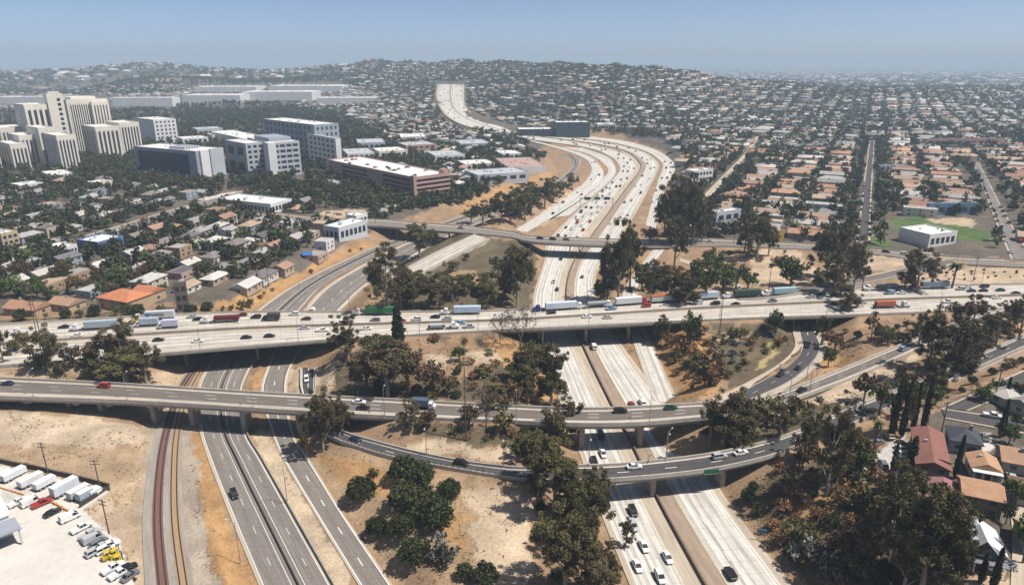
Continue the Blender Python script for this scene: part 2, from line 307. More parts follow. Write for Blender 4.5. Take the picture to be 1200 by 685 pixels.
# ------------------------------------------------------------------ terrain mesh
SAND = (.39, .29, .19); DIRT = (.29, .195, .12); DRY = (.33, .22, .11); ORANGE = (.36, .215, .10); BRUSH = (.12, .095, .06); LOT = (.52, .49, .45); GREEN = (.085, .13, .045); SUB = (.125, .105, .082); GRAVEL = (.36, .30, .235); PALE = (.44, .345, .24); TAN = (.42, .32, .22)
ZONES = [(SUB, [(-900, 395), (0, 368), (300, 352), (420, 275), (560, 225), (640, 170), (700, 150), (780, 178), (800, 282), (1500, 320), (2500, 60), (-2500, 60), (-900, 300)]),
    (BRUSH, [(-300, 380), (-20, 375), (200, 362), (300, 358), (300, 366), (-300, 392)]),
    (ORANGE, [(225, 365), (262, 352), (300, 342), (360, 312), (420, 285), (440, 282), (432, 292), (360, 322), (300, 364)]), 
    (DIRT, [(-200, 430), (0, 428), (190, 412), (235, 425), (200, 455), (0, 446), (-200, 440)]), (TAN, [(-100, 438), (0, 436), (110, 424), (70, 446), (0, 443)]),
    (SAND, [(170, 442), (215, 428), (228, 440), (215, 456), (170, 452)]),
    ((.42, .335, .24), [(-300, 478), (0, 484), (100, 486), (160, 498), (168, 520), (60, 524), (-300, 520)]), ((.34, .245, .155), [(-300, 520), (0, 520), (60, 522), (120, 520), (160, 530), (160, 570), (128, 576), (0, 545), (-300, 520)]),
    (SAND, [(160, 500), (182, 500), (172, 560), (168, 690), (160, 700), (158, 640), (140, 580), (120, 600), (95, 596), (128, 572), (160, 560)]), (TAN, [(100, 596), (130, 580), (150, 600), (158, 640), (168, 700), (160, 720), (140, 640)]),
    (LOT, [(-300, 520), (0, 545), (128, 573), (96, 596), (140, 635), (165, 700), (166, 760), (-400, 800)]),
    (GRAVEL, [(172, 498), (232, 498), (228, 520), (232, 560), (245, 620), (262, 720), (165, 720), (168, 600)]), (ORANGE, [(226, 505), (234, 502), (244, 540), (268, 602), (306, 690), (312, 720), (262, 720), (250, 640), (232, 570)]),
    (PALE, [(390, 688), (420, 688), (332, 540), (318, 505), (292, 508)]), (ORANGE, [(288, 458), (304, 459), (312, 434), (296, 434)]), (PALE, [(337, 464), (352, 464), (352, 430), (341, 430)]), (PALE, [(372, 430), (392, 424), (392, 452), (372, 470)]),
    (DIRT, [(345, 505), (420, 520), (480, 545), (620, 566), (700, 575), (722, 690), (735, 720), (480, 720), (364, 539)]), ((.34, .24, .145), [(365, 540), (420, 530), (480, 548), (560, 560), (620, 570), (640, 600), (628, 640), (632, 720), (560, 720), (500, 640), (470, 690), (440, 650)]),
    (PALE, [(530, 570), (620, 575), (632, 600), (618, 640), (628, 720), (560, 720), (548, 640), (556, 600)]), (ORANGE, [(372, 535), (420, 540), (470, 560), (520, 590), (545, 600), (540, 640), (510, 620), (440, 580), (400, 570)]),
    (PALE, [(470, 520), (520, 515), (600, 525), (612, 545), (520, 533), (470, 528)]),
    (BRUSH, [(392, 425), (430, 405), (600, 390), (650, 388), (678, 480), (600, 474), (450, 467), (392, 462)]), (ORANGE, [(560, 395), (600, 395), (620, 420), (600, 440), (575, 410)]), (DIRT, [(480, 400), (560, 398), (580, 430), (540, 450), (490, 440)]), (ORANGE, [(600, 430), (640, 440), (655, 470), (620, 470)]),
    (PALE, [(497, 418), (512, 414), (530, 415), (534, 424), (520, 430), (514, 438), (508, 430), (497, 424)]), (PALE, [(545, 412), (578, 408), (586, 424), (556, 428), (546, 424)]),
    (BRUSH, [(470, 494), (600, 500), (660, 502), (650, 530), (612, 524), (500, 515)]),
    (ORANGE, [(768, 398), (800, 388), (835, 400), (850, 440), (830, 466), (796, 470), (776, 420)]), (BRUSH, [(830, 380), (935, 376), (935, 415), (915, 432), (870, 455), (850, 450), (836, 400)]), (PALE, [(843, 388), (870, 386), (882, 392), (860, 400), (843, 398)]), ((.33, .26, .12), [(880, 434), (898, 428), (910, 414), (906, 400), (899, 398), (902, 412), (894, 424)]),
    (DIRT, [(958, 378), (1080, 372), (1100, 385), (1000, 420), (930, 452), (958, 420)]), (ORANGE, [(958, 422), (985, 415), (1010, 416), (990, 428), (962, 434)]),
    (PALE, [(930, 470), (1010, 440), (1080, 415), (1060, 440), (1020, 470), (940, 500), (900, 490)]),
    (BRUSH, [(850, 500), (930, 480), (1000, 470), (1000, 500), (920, 530), (850, 530)]),
    (DIRT, [(840, 550), (920, 530), (1010, 495), (1060, 480), (1110, 480), (1110, 720), (960, 720), (905, 640)]), (BRUSH, [(865, 580), (940, 540), (1010, 520), (1100, 570), (1130, 650), (1130, 720), (970, 720), (920, 650)]), (ORANGE, [(915, 585), (950, 575), (978, 590), (975, 615), (930, 610)]), (ORANGE, [(985, 625), (1005, 632), (1000, 650), (978, 645)]),
    (LOT, [(1010, 545), (1060, 505), (1066, 552), (1020, 560)]), (SUB, [(1065, 500), (1110, 470), (1200, 435), (1500, 400), (1700, 760), (1128, 760), (1128, 620)]), (SAND, [(1128, 640), (1180, 655), (1180, 720), (1125, 720)]), (LOT, [(1143, 510), (1158, 505), (1168, 525), (1150, 530)]),
    (TAN, [(960, 320), (1000, 300), (1090, 296), (1110, 302), (1060, 312), (1000, 324), (880, 336), (880, 294), (930, 290)]), (TAN, [(1115, 312), (1300, 318), (1300, 332), (1120, 333), (1080, 336), (1060, 325)]), (DIRT, [(880, 340), (1000, 332), (1060, 326), (1110, 336), (1000, 338), (900, 346)]),
    (GREEN, [(1008, 282), (1020, 276), (1060, 290), (1010, 290)]), (GREEN, [(1040, 256), (1085, 252), (1120, 262), (1160, 270), (1160, 283), (1120, 280), (1050, 270)]), (TAN, [(1088, 256), (1140, 255), (1145, 265), (1092, 262)]),
    (DIRT, [(770, 290), (880, 292), (880, 345), (740, 352)]), (ORANGE, [(748, 300), (765, 293), (745, 330), (735, 345)]), (BRUSH, [(560, 275), (625, 285), (630, 300), (622, 362), (430, 364), (470, 330), (572, 282)]), (DIRT, [(525, 318), (560, 315), (560, 340), (528, 340)]), (BRUSH, [(480, 297), (560, 262), (600, 275), (560, 275), (475, 316), (424, 335)]),
    (ORANGE, [(676, 224), (712, 198), (705, 190), (700, 200), (680, 216)]), (TAN, [(600, 272), (640, 262), (700, 222), (676, 218), (640, 245)]), (DIRT, [(695, 157), (730, 155), (735, 163), (700, 163)]), (ORANGE, [(540, 250), (560, 238), (610, 222), (650, 205), (640, 200), (580, 222), (530, 246)]),
    (LOT, [(150, 218), (232, 221), (226, 228), (144, 225)]), (LOT, [(58, 205), (96, 208), (90, 215), (52, 213)]), (LOT, [(234, 233), (262, 226), (300, 223), (300, 229), (250, 240)]), (LOT, [(0, 203), (40, 206), (30, 214), (-20, 212)]), (TAN, [(375, 247), (430, 245), (440, 254), (380, 256)]), (TAN, [(648, 87), (666, 85), (664, 96), (650, 97)]), (TAN, [(672, 92), (695, 90), (694, 100), (676, 99)]), (ORANGE, [(566, 106), (582, 99), (584, 102), (570, 112)]), (TAN, [(175, 90), (215, 88), (210, 97), (180, 96)])]
def build_terrain():
    ys = [86.0]
    while ys[-1] < 1250: ys.append(ys[-1] * 1.0095)
    while ys[-1] < 32000: ys.append(ys[-1] * 1.028)
    ys = np.array(ys); us = np.concatenate([np.linspace(-1.5, -.86, 40)[:-1], np.linspace(-.86, .86, 380), np.linspace(.86, 1.5, 40)[1:]])
    Y, U = np.meshgrid(ys, us, indexing='ij'); X = U * Y; Z = ground(X, Y); nyy, nx = X.shape
    V = np.stack([X, Y, Z], -1).reshape(-1, 3)
    dz = Z - CH; dep = Y * math.cos(PITCH) - dz * math.sin(PITCH); up = Y * math.sin(PITCH) + dz * math.cos(PITCH)
    PX = (600 + FPX * X / dep).ravel(); PY = (342.5 - FPX * up / dep).ravel()
    k = FPX / dep.ravel()
    nx1 = (_vnoise(V[:, 0], V[:, 1], 5, 21) + .5 * _vnoise(V[:, 0], V[:, 1], 1.9, 22)) * 3.2 * k; ny1 = (_vnoise(V[:, 0], V[:, 1], 6, 23)) * 2.4 * k
    C = np.tile(np.array(DIRT), (len(V), 1))
    for col, poly in ZONES:
        m = inpoly(PX + (nx1 if col is not LOT else 0), PY + (ny1 if col is not LOT else 0), poly); C[m] = col
    # pockets of bare, dry and weedy soil
    p = _vnoise(V[:, 0], V[:, 1], 13, 31)[:, None] * .5 + _vnoise(V[:, 0], V[:, 1], 4, 32)[:, None] * .5
    near = (V[:, 1] < 700)[:, None]
    soil = near & ~np.all(np.isclose(C, LOT), axis=1)[:, None]
    C = np.where(soil, C * (1 + .55 * p) , C)
    i = np.arange(nyy - 1)[:, None] * nx + np.arange(nx - 1)[None, :]
    Q = np.stack([i, i + 1, i + nx + 1, i + nx], -1).reshape(-1, 4)
    global GRIDZ, GY, GU
    GRIDZ, GY, GU = Z, ys, us
    me = bpy.data.meshes.new('ground'); me.vertices.add(len(V)); me.vertices.foreach_set('co', V.astype(np.float32).ravel())
    n = len(Q); me.loops.add(n * 4); me.loops.foreach_set('vertex_index', Q.astype(np.int32).ravel()); me.polygons.add(n)
    me.polygons.foreach_set('loop_start', np.arange(0, n * 4, 4, dtype=np.int32))
    at = me.color_attributes.new('col', 'FLOAT_COLOR', 'POINT'); at.data.foreach_set('color', np.c_[C, np.ones(len(C))].astype(np.float32).ravel())
    me.polygons.foreach_set('use_smooth', np.ones(n, bool))
    me.materials.append(mat('soil', (1, 1, 1), .95, .2, .11, attr=True, var2=.25, scale2=1.3, spec=.1, bump=.35)); me.update(calc_edges=True)
    tag(link('ground', me), kind='structure', label='dry brown ground and dirt slopes around the freeways')
build_terrain()
def ground(x, y):
    """height of the finished ground sheet"""
    x = np.asarray(x, float); y = np.asarray(y, float); sh = np.broadcast(x, y).shape or (1,); x = np.broadcast_to(x, sh); y = np.broadcast_to(y, sh)
    yy = np.clip(y, GY[0], GY[-1] - 1); i = np.clip(np.searchsorted(GY, yy, 'right') - 1, 0, len(GY) - 2); t = (yy - GY[i]) / (GY[i + 1] - GY[i])
    u = np.clip(x / yy, GU[0], GU[-1]); j = np.clip(np.searchsorted(GU, u, 'right') - 1, 0, len(GU) - 2); f = (u - GU[j]) / (GU[j + 1] - GU[j])
    return (GRIDZ[i, j] * (1 - f) + GRIDZ[i, j + 1] * f) * (1 - t) + (GRIDZ[i + 1, j] * (1 - f) + GRIDZ[i + 1, j + 1] * f) * t

# ------------------------------------------------------------------ road surfaces
def uvmat(name, col, var, su, sv, var2, lane=0.0, rough=.85):
    if name in MATS: return MATS[name]
    m = bpy.data.materials.new(name); m.use_nodes = True; t = m.node_tree; p = t.nodes['Principled BSDF']; p.inputs['Roughness'].default_value = rough; p.inputs['Specular IOR Level'].default_value = .25
    tc = t.nodes.new('ShaderNodeTexCoord'); src = None
    rgb = t.nodes.new('ShaderNodeRGB'); rgb.outputs[0].default_value = (*col, 1); src = rgb.outputs[0]
    def mul(val):
        nonlocal src
        mx = t.nodes.new('ShaderNodeMix'); mx.data_type = 'RGBA'; mx.blend_type = 'MULTIPLY'; mx.inputs[0].default_value = 1
        t.links.new(src, mx.inputs[6]); t.links.new(val, mx.inputs[7]); src = mx.outputs[2]
    for v, s in ((var, (su, sv, 1)), (var2, (.35, .09, 1)), (var2 * .6, (2.2, .6, 1))):
        mp = t.nodes.new('ShaderNodeMapping'); mp.inputs['Scale'].default_value = s; t.links.new(tc.outputs['UV'], mp.inputs[0])
        nz = t.nodes.new('ShaderNodeTexNoise'); nz.inputs['Scale'].default_value = 1; nz.inputs['Detail'].default_value = 4; t.links.new(mp.outputs[0], nz.inputs['Vector'])
        mr = t.nodes.new('ShaderNodeMapRange'); mr.inputs[1].default_value = .3; mr.inputs[2].default_value = .7; mr.inputs[3].default_value = 1 - v; mr.inputs[4].default_value = 1 + v
        t.links.new(nz.outputs[0], mr.inputs[0]); mul(mr.outputs[0])
    if lane:   # oil-darkened strip in the middle of every lane, and slab joints
        sp = t.nodes.new('ShaderNodeSeparateXYZ'); t.links.new(tc.outputs['UV'], sp.inputs[0])
        mo = t.nodes.new('ShaderNodeMath'); mo.operation = 'PINGPONG'; mo.inputs[1].default_value = 1.83; t.links.new(sp.outputs[0], mo.inputs[0])
        mr = t.nodes.new('ShaderNodeMapRange'); mr.interpolation_type = 'SMOOTHSTEP'; mr.inputs[1].default_value = .9; mr.inputs[2].default_value = 1.83; mr.inputs[3].default_value = 1; mr.inputs[4].default_value = 1 - lane
        t.links.new(mo.outputs[0], mr.inputs[0]); mul(mr.outputs[0])
        m2 = t.nodes.new('ShaderNodeMath'); m2.operation = 'FRACT'; m3 = t.nodes.new('ShaderNodeMath'); m3.operation = 'DIVIDE'; m3.inputs[1].default_value = 4.6
        t.links.new(sp.outputs[1], m3.inputs[0]); t.links.new(m3.outputs[0], m2.inputs[0])
        m4 = t.nodes.new('ShaderNodeMapRange'); m4.inputs[1].default_value = .02; m4.inputs[2].default_value = .05; m4.inputs[3].default_value = .74; m4.inputs[4].default_value = 1
        t.links.new(m2.outputs[0], m4.inputs[0]); mul(m4.outputs[0])
    t.links.new(src, p.inputs['Base Color']); MATS[name] = m; return m
CONC = uvmat('pale_concrete_paving', (.55, .52, .465), .28, .8, .006, .16, .26)
SHLD = uvmat('shoulder_concrete', (.44, .37, .285), .2, .5, .02, .1)
MEDC = uvmat('brown_median_paving', (.31, .235, .175), .16, .6, .02, .12)
ASPH = uvmat('worn_grey_asphalt', (.205, .18, .157), .2, .6, .01, .12, .12)
ASPD = uvmat('dark_asphalt', (.075, .07, .068), .18, .6, .012, .12, .05)
ASPB = uvmat('brown_grey_asphalt', (.15, .128, .108), .14, .6, .012, .1)
DECKC = uvmat('deck_concrete', (.5, .455, .39), .28, .8, .006, .18, .28)
BALL = uvmat('railway_ballast', (.30, .265, .23), .15, .8, .02, .15)
RUST2 = mat('sandy_ties', (.33, .225, .135), .9, .2, 2)
RUST = mat('rusty_ties', (.165, .088, .065), .9, .25, 2)
WHITEP = mat('white_road_paint', (.72, .71, .68), .7, .12, .8)
YELP = mat('yellow_road_paint', (.6, .53, .35), .7, .12, .8)
PARA = mat('weathered_concrete', (.44, .405, .355), .9, .16, .25, var2=.14, scale2=1.4, bump=.1)
GIRD = mat('girder_concrete', (.30, .265, .225), .9, .18, .3, var2=.12, scale2=1.2)
STEELG = mat('galvanised_steel', (.32, .33, .34), .5, .1, 1, metal=.6)
DARKM = mat('dark_metal', (.035, .035, .037), .6, .1, 1)
def across(r, f, dz=0.0):
    P = r['A'] + (r['B'] - r['A']) * f; P = P.copy(); P[:, 2] += dz; return P
def surface(name, r, layers, parent=None, dz=0.02):
    """layers: (fraction, fraction, material)"""
    b = MB(); ms = []; vv = arclen(r['C']); wdt = 2 * r['hw'].mean()
    for f0, f1, m in layers:
        if m not in ms: ms.append(m)
        k = max(1, int(round((f1 - f0) * wdt / 8)))
        for j in range(k):
            a = f0 + (f1 - f0) * j / k; c = f0 + (f1 - f0) * (j + 1) / k
            b.strip(across(r, a, dz), across(r, c, dz), ms.index(m), a * wdt, c * wdt, vv)
    return b.build(name, ms, parent)
def lines(name, r, specs, parent=None, dz=0.05, maxpy=None):
    """specs: (fraction, width m, material, dash)   dash = None or (on, off)"""
    b = MB(); ms = []
    vv = arclen(r['C']); n = len(vv); wdt = 2 * r['hw']
    for f, wd, m, dash in specs:
        if m not in ms: ms.append(m)
        def at(s):
            i = min(int(np.searchsorted(vv, s, 'right')) - 1, n - 2); t = (s - vv[i]) / (vv[i + 1] - vv[i] + 1e-9)
            A = r['A'][i] + (r['A'][i + 1] - r['A'][i]) * t; B = r['B'][i] + (r['B'][i + 1] - r['B'][i]) * t
            h = wd / 2 / max(np.linalg.norm((B - A)[:2]), .1)
            return A + (B - A) * (f - h) + (0, 0, dz), A + (B - A) * (f + h) + (0, 0, dz)
        if dash is None: ss = [vv]
        else:
            ss = []; s = 0
            while s + dash[0] < vv[-1]: ss.append(np.linspace(s, s + dash[0], 3)); s += dash[0] + dash[1]
        for q in ss:
            P = [at(s) for s in q]; b.strip(np.array([p[0] for p in P]), np.array([p[1] for p in P]), ms.index(m))
    return b.build(name, ms, parent)
def wall_along(P, h, th, below=0.0, z0=0.0):
    """a parapet or barrier following the points P"""
    T, N = norm2(P); b = MB(); n = len(P)
    o = np.c_[N * th / 2, np.zeros(n)]
    lo = np.array([0, 0, z0 - below]); hi = np.array([0, 0, z0 + h])
    a, c, d, e = P - o + lo, P - o + hi, P + o + hi, P + o + lo
    b.strip(a, c); b.strip(c, d); b.strip(d, e)
    b.add([a[0], c[0], d[0], e[0], a[-1], c[-1], d[-1], e[-1]], [(0, 1, 2, 3), (7, 6, 5, 4)])
    return b
DASH = (3.6, 11)
# --- west freeway (grey asphalt)
st = lambda o, l=None: tag(o, l, kind='structure')
r = RD['west_a']; o = st(surface('freeway', r, [(0, .06, SHLD), (.06, .5, ASPH), (.5, .56, ASPH), (.56, .93, ASPH), (.93, 1, SHLD)]), 'grey asphalt freeway running under the long overpass')
st(lines('lane_markings', r, [(.065, .22, WHITEP, None), (.28, .16, WHITEP, DASH), (.44, .2, WHITEP, None), (.62, .2, WHITEP, None), (.77, .16, WHITEP, DASH), (.93, .22, WHITEP, None)], o))
w_ = wall_along(across(r, .53), .75, .3).build('median_barrier', mat('dark_barrier', (.07, .06, .05), .9, .15, .5)); tag(w_, 'low dark concrete barrier down the middle of the grey freeway', 'barrier')
w_ = wall_along(across(r, .995)[:75], .9, .35).build('barrier', GIRD); tag(w_, 'concrete barrier on the outer edge of the grey freeway beside pale sand', 'barrier')
r = RD['west_b']; o = st(surface('freeway', r, [(0, .1, SHLD), (.1, .9, ASPH), (.9, 1, SHLD)]), 'narrow two-lane grey asphalt carriageway')
st(lines('lane_markings', r, [(.1, .3, WHITEP, None), (.5, .3, WHITEP, DASH), (.9, .3, WHITEP, None)], o))
# --- east freeway (white concrete)
r = RD['east_a']; o = st(surface('freeway', r, [(0, .10, SHLD), (.10, .73, CONC), (.73, 1, SHLD)]), 'pale concrete freeway sweeping to the hills')
st(lines('lane_markings', r, [(.1, .3, WHITEP, None), (.31, .22, WHITEP, DASH), (.52, .22, WHITEP, DASH), (.73, .3, YELP, None)], o))
r = RD['east_b']; o = st(surface('freeway', r, [(0, .13, MEDC), (.13, .27, MEDC), (.27, .86, CONC), (.86, 1, SHLD)]), 'pale concrete freeway carriageway beside the brown median')
st(lines('lane_markings', r, [(.27, .3, YELP, None), (.47, .22, WHITEP, DASH), (.66, .22, WHITEP, DASH), (.86, .3, WHITEP, None)], o))
w_ = wall_along(DMs + np.array([0, 0, .02]), .95, .5).build('median_barrier', mat('brown_barrier', (.16, .115, .085), .9, .15, .5)); tag(w_, 'brown concrete barrier down the middle of the white freeway', 'barrier')
r = RD['connector']; o = st(surface('freeway', r, [(0, 1, CONC)]), 'white connector carriageway on the inside of the bend')
r = RD['inner']; o = st(surface('freeway', r, [(0, .9, CONC), (.9, 1, MEDC)]), 'white inner carriageway between the orange bank and the queue')
r = RD['outer']; o = st(surface('freeway', r, [(0, .12, MEDC), (.12, 1, CONC)]), 'white outer carriageway of the freeway bend')
r = RD['slip_north']; o = st(surface('slip_road', r, [(0, .12, SHLD), (.12, .88, CONC), (.88, 1, SHLD)], dz=.03), 'pale slip road dropping from the street bridge to the freeway')
r = RD['far_freeway']; o = st(surface('freeway', r, [(0, .08, SHLD), (.08, .47, CONC), (.47, .53, MEDC), (.53, .92, CONC), (.92, 1, SHLD)], dz=.3), 'far stretch of white freeway climbing the hill')
# --- streets
for nm, kind_, lay, l in (('cross_street', 'road', [(0, .14, SHLD), (.14, .86, ASPH), (.86, 1, SHLD)], 'grey street crossing both freeways'),
        ('on_ramp', 'road', [(0, .12, SHLD), (.12, .88, ASPB), (.88, 1, PARA)], 'curving on-ramp joining the overpass'), ('flyover', 'road', [(0, 1, DECKC)], 'bare concrete ramp up to the street bridge'),
        ('side_path', 'path', [(0, 1, SHLD)], 'narrow pale service path through the brush'), ('hill_street', 'road', [(0, .1, SHLD), (.1, .9, ASPD), (.9, 1, SHLD)], 'dark residential street on the hillside'),
        ('corner_street', 'road', [(0, .1, SHLD), (.1, .9, ASPD), (.9, 1, SHLD)], 'dark side street past the tan roofed houses'), ('lane', 'road', [(0, 1, SHLD)], 'pale concrete alley beside the white gabled house'),
        ('avenue', 'road', [(0, .15, SHLD), (.15, .85, ASPD), (.85, 1, SHLD)], 'straight avenue running away between rows of houses'), ('boulevard', 'road', [(0, .1, SHLD), (.1, .9, ASPH), (.9, 1, SHLD)], 'wide boulevard beside the green lawn'),
        ('side_street', 'road', [(0, 1, SHLD)], 'pale side street among pitched roofs'), ('west_street', 'road', [(0, .12, SHLD), (.12, .88, ASPH), (.88, 1, SHLD)], 'diagonal street by the blue building')):
    st(surface(kind_, RD[nm], lay, dz=.06), l)
r = RD['loop_ramp']; o = st(surface('ramp', r, [(0, .03, SHLD), (.03, .97, ASPD), (.97, 1, SHLD)], dz=.06), 'dark asphalt loop ramp curving under the long overpass')
st(lines('lane_markings', r, [(.5, .3, WHITEP, DASH), (.06, .25, WHITEP, None), (.94, .25, WHITEP, None)], o, .09))
for f, l in ((0, 'pale concrete strip on the inside of the loop ramp'), (1, 'pale concrete strip on the outside of the loop ramp')):
    P = across(r, f)[4:]; T, N = norm2(P); sgn = 1 if f == 0 else -1; b = MB(); P = P + (0, 0, .05)
    b.strip(P, P + np.c_[N * sgn * 2.6, np.full(len(P), .25)], 0, 0, 2.6, arclen(P)); st(b.build('pavement', SHLD), l)
# --- railway
r = RD['rail_bed']; o = st(surface('railway_bed', r, [(0, .3, BALL), (.3, 1, BALL)], dz=.05), 'pale ballast bed of the railway line')
for f, l in ((.36, 'rusty railway track running beside the truck lot'), (.78, 'rusty railway track beside the strip of orange dry grass')):
    root = empty('railway_track', r['C'][0]); tag(root, l, 'railway track'); P = across(r, f, .08) - r['C'][0]; T, N = norm2(P); n3 = np.c_[N, np.zeros(len(P))]
    MB().strip(P - n3 * 1.35, P + n3 * 1.35, 0, 0, 1, arclen(P)).build('sleeper_bed', RUST if f < .5 else RUST2, root)
    for s in (-.75, .75): wall_along(P + n3 * s, .25, .22).build('rail', DARKM, root)

# ------------------------------------------------------------------ overpasses
def bridge(name, key, label, lay, mk, thick=1.6, ph=.95, root_i=0, piers=(), overhang=1.2, rail=True, pier_w=1.5, cols=2, rng_i=None, pz=None):
    r = RD[key]; root = empty(name, r['C'][len(r['C']) // 2]); org = np.array(root.location); tag(root, label, 'overpass')
    q = {k: (v - org if k in 'ABC' else v) for k, v in r.items()}
    surface('roadway', q, lay, root, .03)
    if mk: lines('lane_markings', q, mk, root, .07)
    b = MB(); A = across(q, .06); B = across(q, .94); d = np.array([0, 0, -thick]); e0 = across(q, -.01, -.02); e1 = across(q, 1.01, -.02); s = np.array([0, 0, -.45])
    b.strip(e0, e0 + s); b.strip(e0 + s, A + s); b.strip(A + s, A + d); b.strip(A + d, B + d); b.strip(B + d, B + s); b.strip(B + s, e1 + s); b.strip(e1 + s, e1)
    b.build('deck', GIRD, root)
    if rail:
        for f in (0, 1): wall_along(across(q, f), ph, .35, .4).build('parapet', PARA, root)
    sx = np.array([S(*c)[0] for c in r['C']])
    for p in piers:
        i = int(np.argmin(abs(sx - p))); T, N = norm2(r['C']); hw = r['hw'][i]
        for j in range(cols):
            f = (j + .5) / cols if cols > 1 else .5
            P = r['A'][i] + (r['B'][i] - r['A'][i]) * (.16 + .68 * f if cols > 1 else .5); g = min(gz(P[0], P[1]), P[2] - thick - 1)
            M = Matrix.Translation((P[0] - org[0], P[1] - org[1], 0)) @ Matrix.Rotation(math.atan2(T[i, 1], T[i, 0]), 4, 'Z')
            m = MB().box(-pier_w * .4, -pier_w, g - .5 - org[2], pier_w * .4, pier_w, P[2] - thick - org[2] + .05, 0, M); m.build('pier', GIRD, root)
        # cross beam
        a = r['A'][i] + (r['B'][i] - r['A'][i]) * .1 - org; c = r['A'][i] + (r['B'][i] - r['A'][i]) * .9 - org
        wall_along(np.array([a, c]) + (0, 0, -thick - .02), 0, pier_w * .8, .9).build('pier_cap', GIRD, root)
    return root
WL = WHITEP
bridge('overpass', 'viaduct', 'long pale concrete overpass packed with trucks and cars', [(0, .05, SHLD), (.05, .46, DECKC), (.46, .53, MEDC), (.53, .92, DECKC), (.92, 1, SHLD)],
       [(.06, .22, WL, None), (.145, .2, WL, DASH), (.23, .2, WL, DASH), (.315, .2, WL, DASH), (.4, .2, WL, DASH), (.46, .25, YELP, None), (.54, .25, YELP, None), (.63, .2, WL, DASH), (.725, .2, WL, DASH), (.82, .2, WL, DASH), (.92, .25, WL, None)], 1.9, .9, piers=(212, 300, 385, 640, 684, 737, 786, 930, 972), cols=4, pier_w=1.1)
wl = RD['viaduct']; w_ = wall_along(across(wl, .495, .03), .95, .5).build('median_barrier', GIRD); tag(w_, 'dark concrete barrier down the middle of the truck-filled overpass', 'barrier')
bridge('overpass', 'upper_ramp', 'brown asphalt overpass ramp on piers above both freeways', [(0, .1, SHLD), (.1, .72, ASPB), (.72, 1, SHLD)], [(.1, .25, WL, None), (.3, .2, WL, DASH), (.52, .2, WL, DASH), (.73, .25, WL, None)], 1.7, 1.0, piers=(28, 75, 124, 173, 228, 290, 345, 400, 448, 684, 742, 822), cols=1, pier_w=2.2)
bridge('overpass', 'lower_ramp', 'dark asphalt curving ramp bridge lowest of the crossings', [(0, .1, SHLD), (.1, .88, ASPD), (.88, 1, SHLD)], [(.1, .22, WL, None), (.5, .25, WL, DASH), (.88, .22, WL, None)], 1.5, .9, piers=(664, 772, 850), cols=1, pier_w=1.8)
bridge('street_bridge', 'cross_street', 'grey street bridge crossing both freeways beyond the overpass', [(0, .14, SHLD), (.14, .86, ASPH), (.86, 1, SHLD)], [(.5, .25, YELP, None)], 1.3, .9, piers=(462, 478, 494, 510, 526, 542, 622, 672, 681, 745, 780), cols=2, pier_w=.8)
for f, l in ((0, 'concrete parapet on the far side of the bare concrete ramp'), (1, 'concrete parapet on the shaded side of the bare concrete ramp')):
    w_ = wall_along(across(RD['flyover'], f), .9, .35, 3.0).build('parapet', PARA); tag(w_, l, 'parapet')
w_ = wall_along(across(RD['on_ramp'], 1), 1.0, .35, 1.5).build('parapet', PARA); tag(w_, 'pale parapet along the curving on-ramp beside the overpass', 'parapet')
P = px3([(488, 327, 3), (520, 311, 4.5), (548, 297, 6), (570, 286, 7)], 3); w_ = wall_along(spline(P, 4)[0], 1.1, .5, 2).build('retaining_wall', PARA); tag(w_, 'white-topped retaining wall below the bare concrete ramp', 'wall')
gl = RD['lower_ramp']; P = across(gl, 1.0, .95); sx_ = np.array([S(*q)[0] for q in P]); P = P[(sx_ > 384) & (sx_ < 640)]; root = empty('guard_rail', P[0]); tag(root, 'dark-posted guard rail on the near edge of the dark lower ramp', 'guard rail'); Q = P - P[0]
al = arclen(Q)
for s_ in np.arange(1, al[-1], 1.9 if al[-1] < 180 else 2.5):
    q = np.array([np.interp(s_, al, Q[:, k]) for k in range(3)]); MB().tube([q - (0, 0, .1), q + (0, 0, .75)], [.07, .07], 4).build('post', DARKM, root)
wall_along(Q, .12, .06, 0, .65).build('rail', STEELG, root)
# --- haze
hz = MB().box(-42000, -300, -3.5, 42000, 33500, 215).build('haze', bpy.data.materials.new('haze_air')); hm = hz.data.materials[0]; hm.use_nodes = True; t = hm.node_tree; t.nodes.remove(t.nodes['Principled BSDF'])
pv = t.nodes.new('ShaderNodeVolumePrincipled'); pv.inputs['Color'].default_value = (.68, .86, 1.0, 1); pv.inputs['Density'].default_value = 1.8e-4; pv.inputs['Anisotropy'].default_value = 0
t.links.new(pv.outputs[0], t.nodes['Material Output'].inputs['Volume']); tag(hz, 'pale blue haze over the city', kind='stuff')
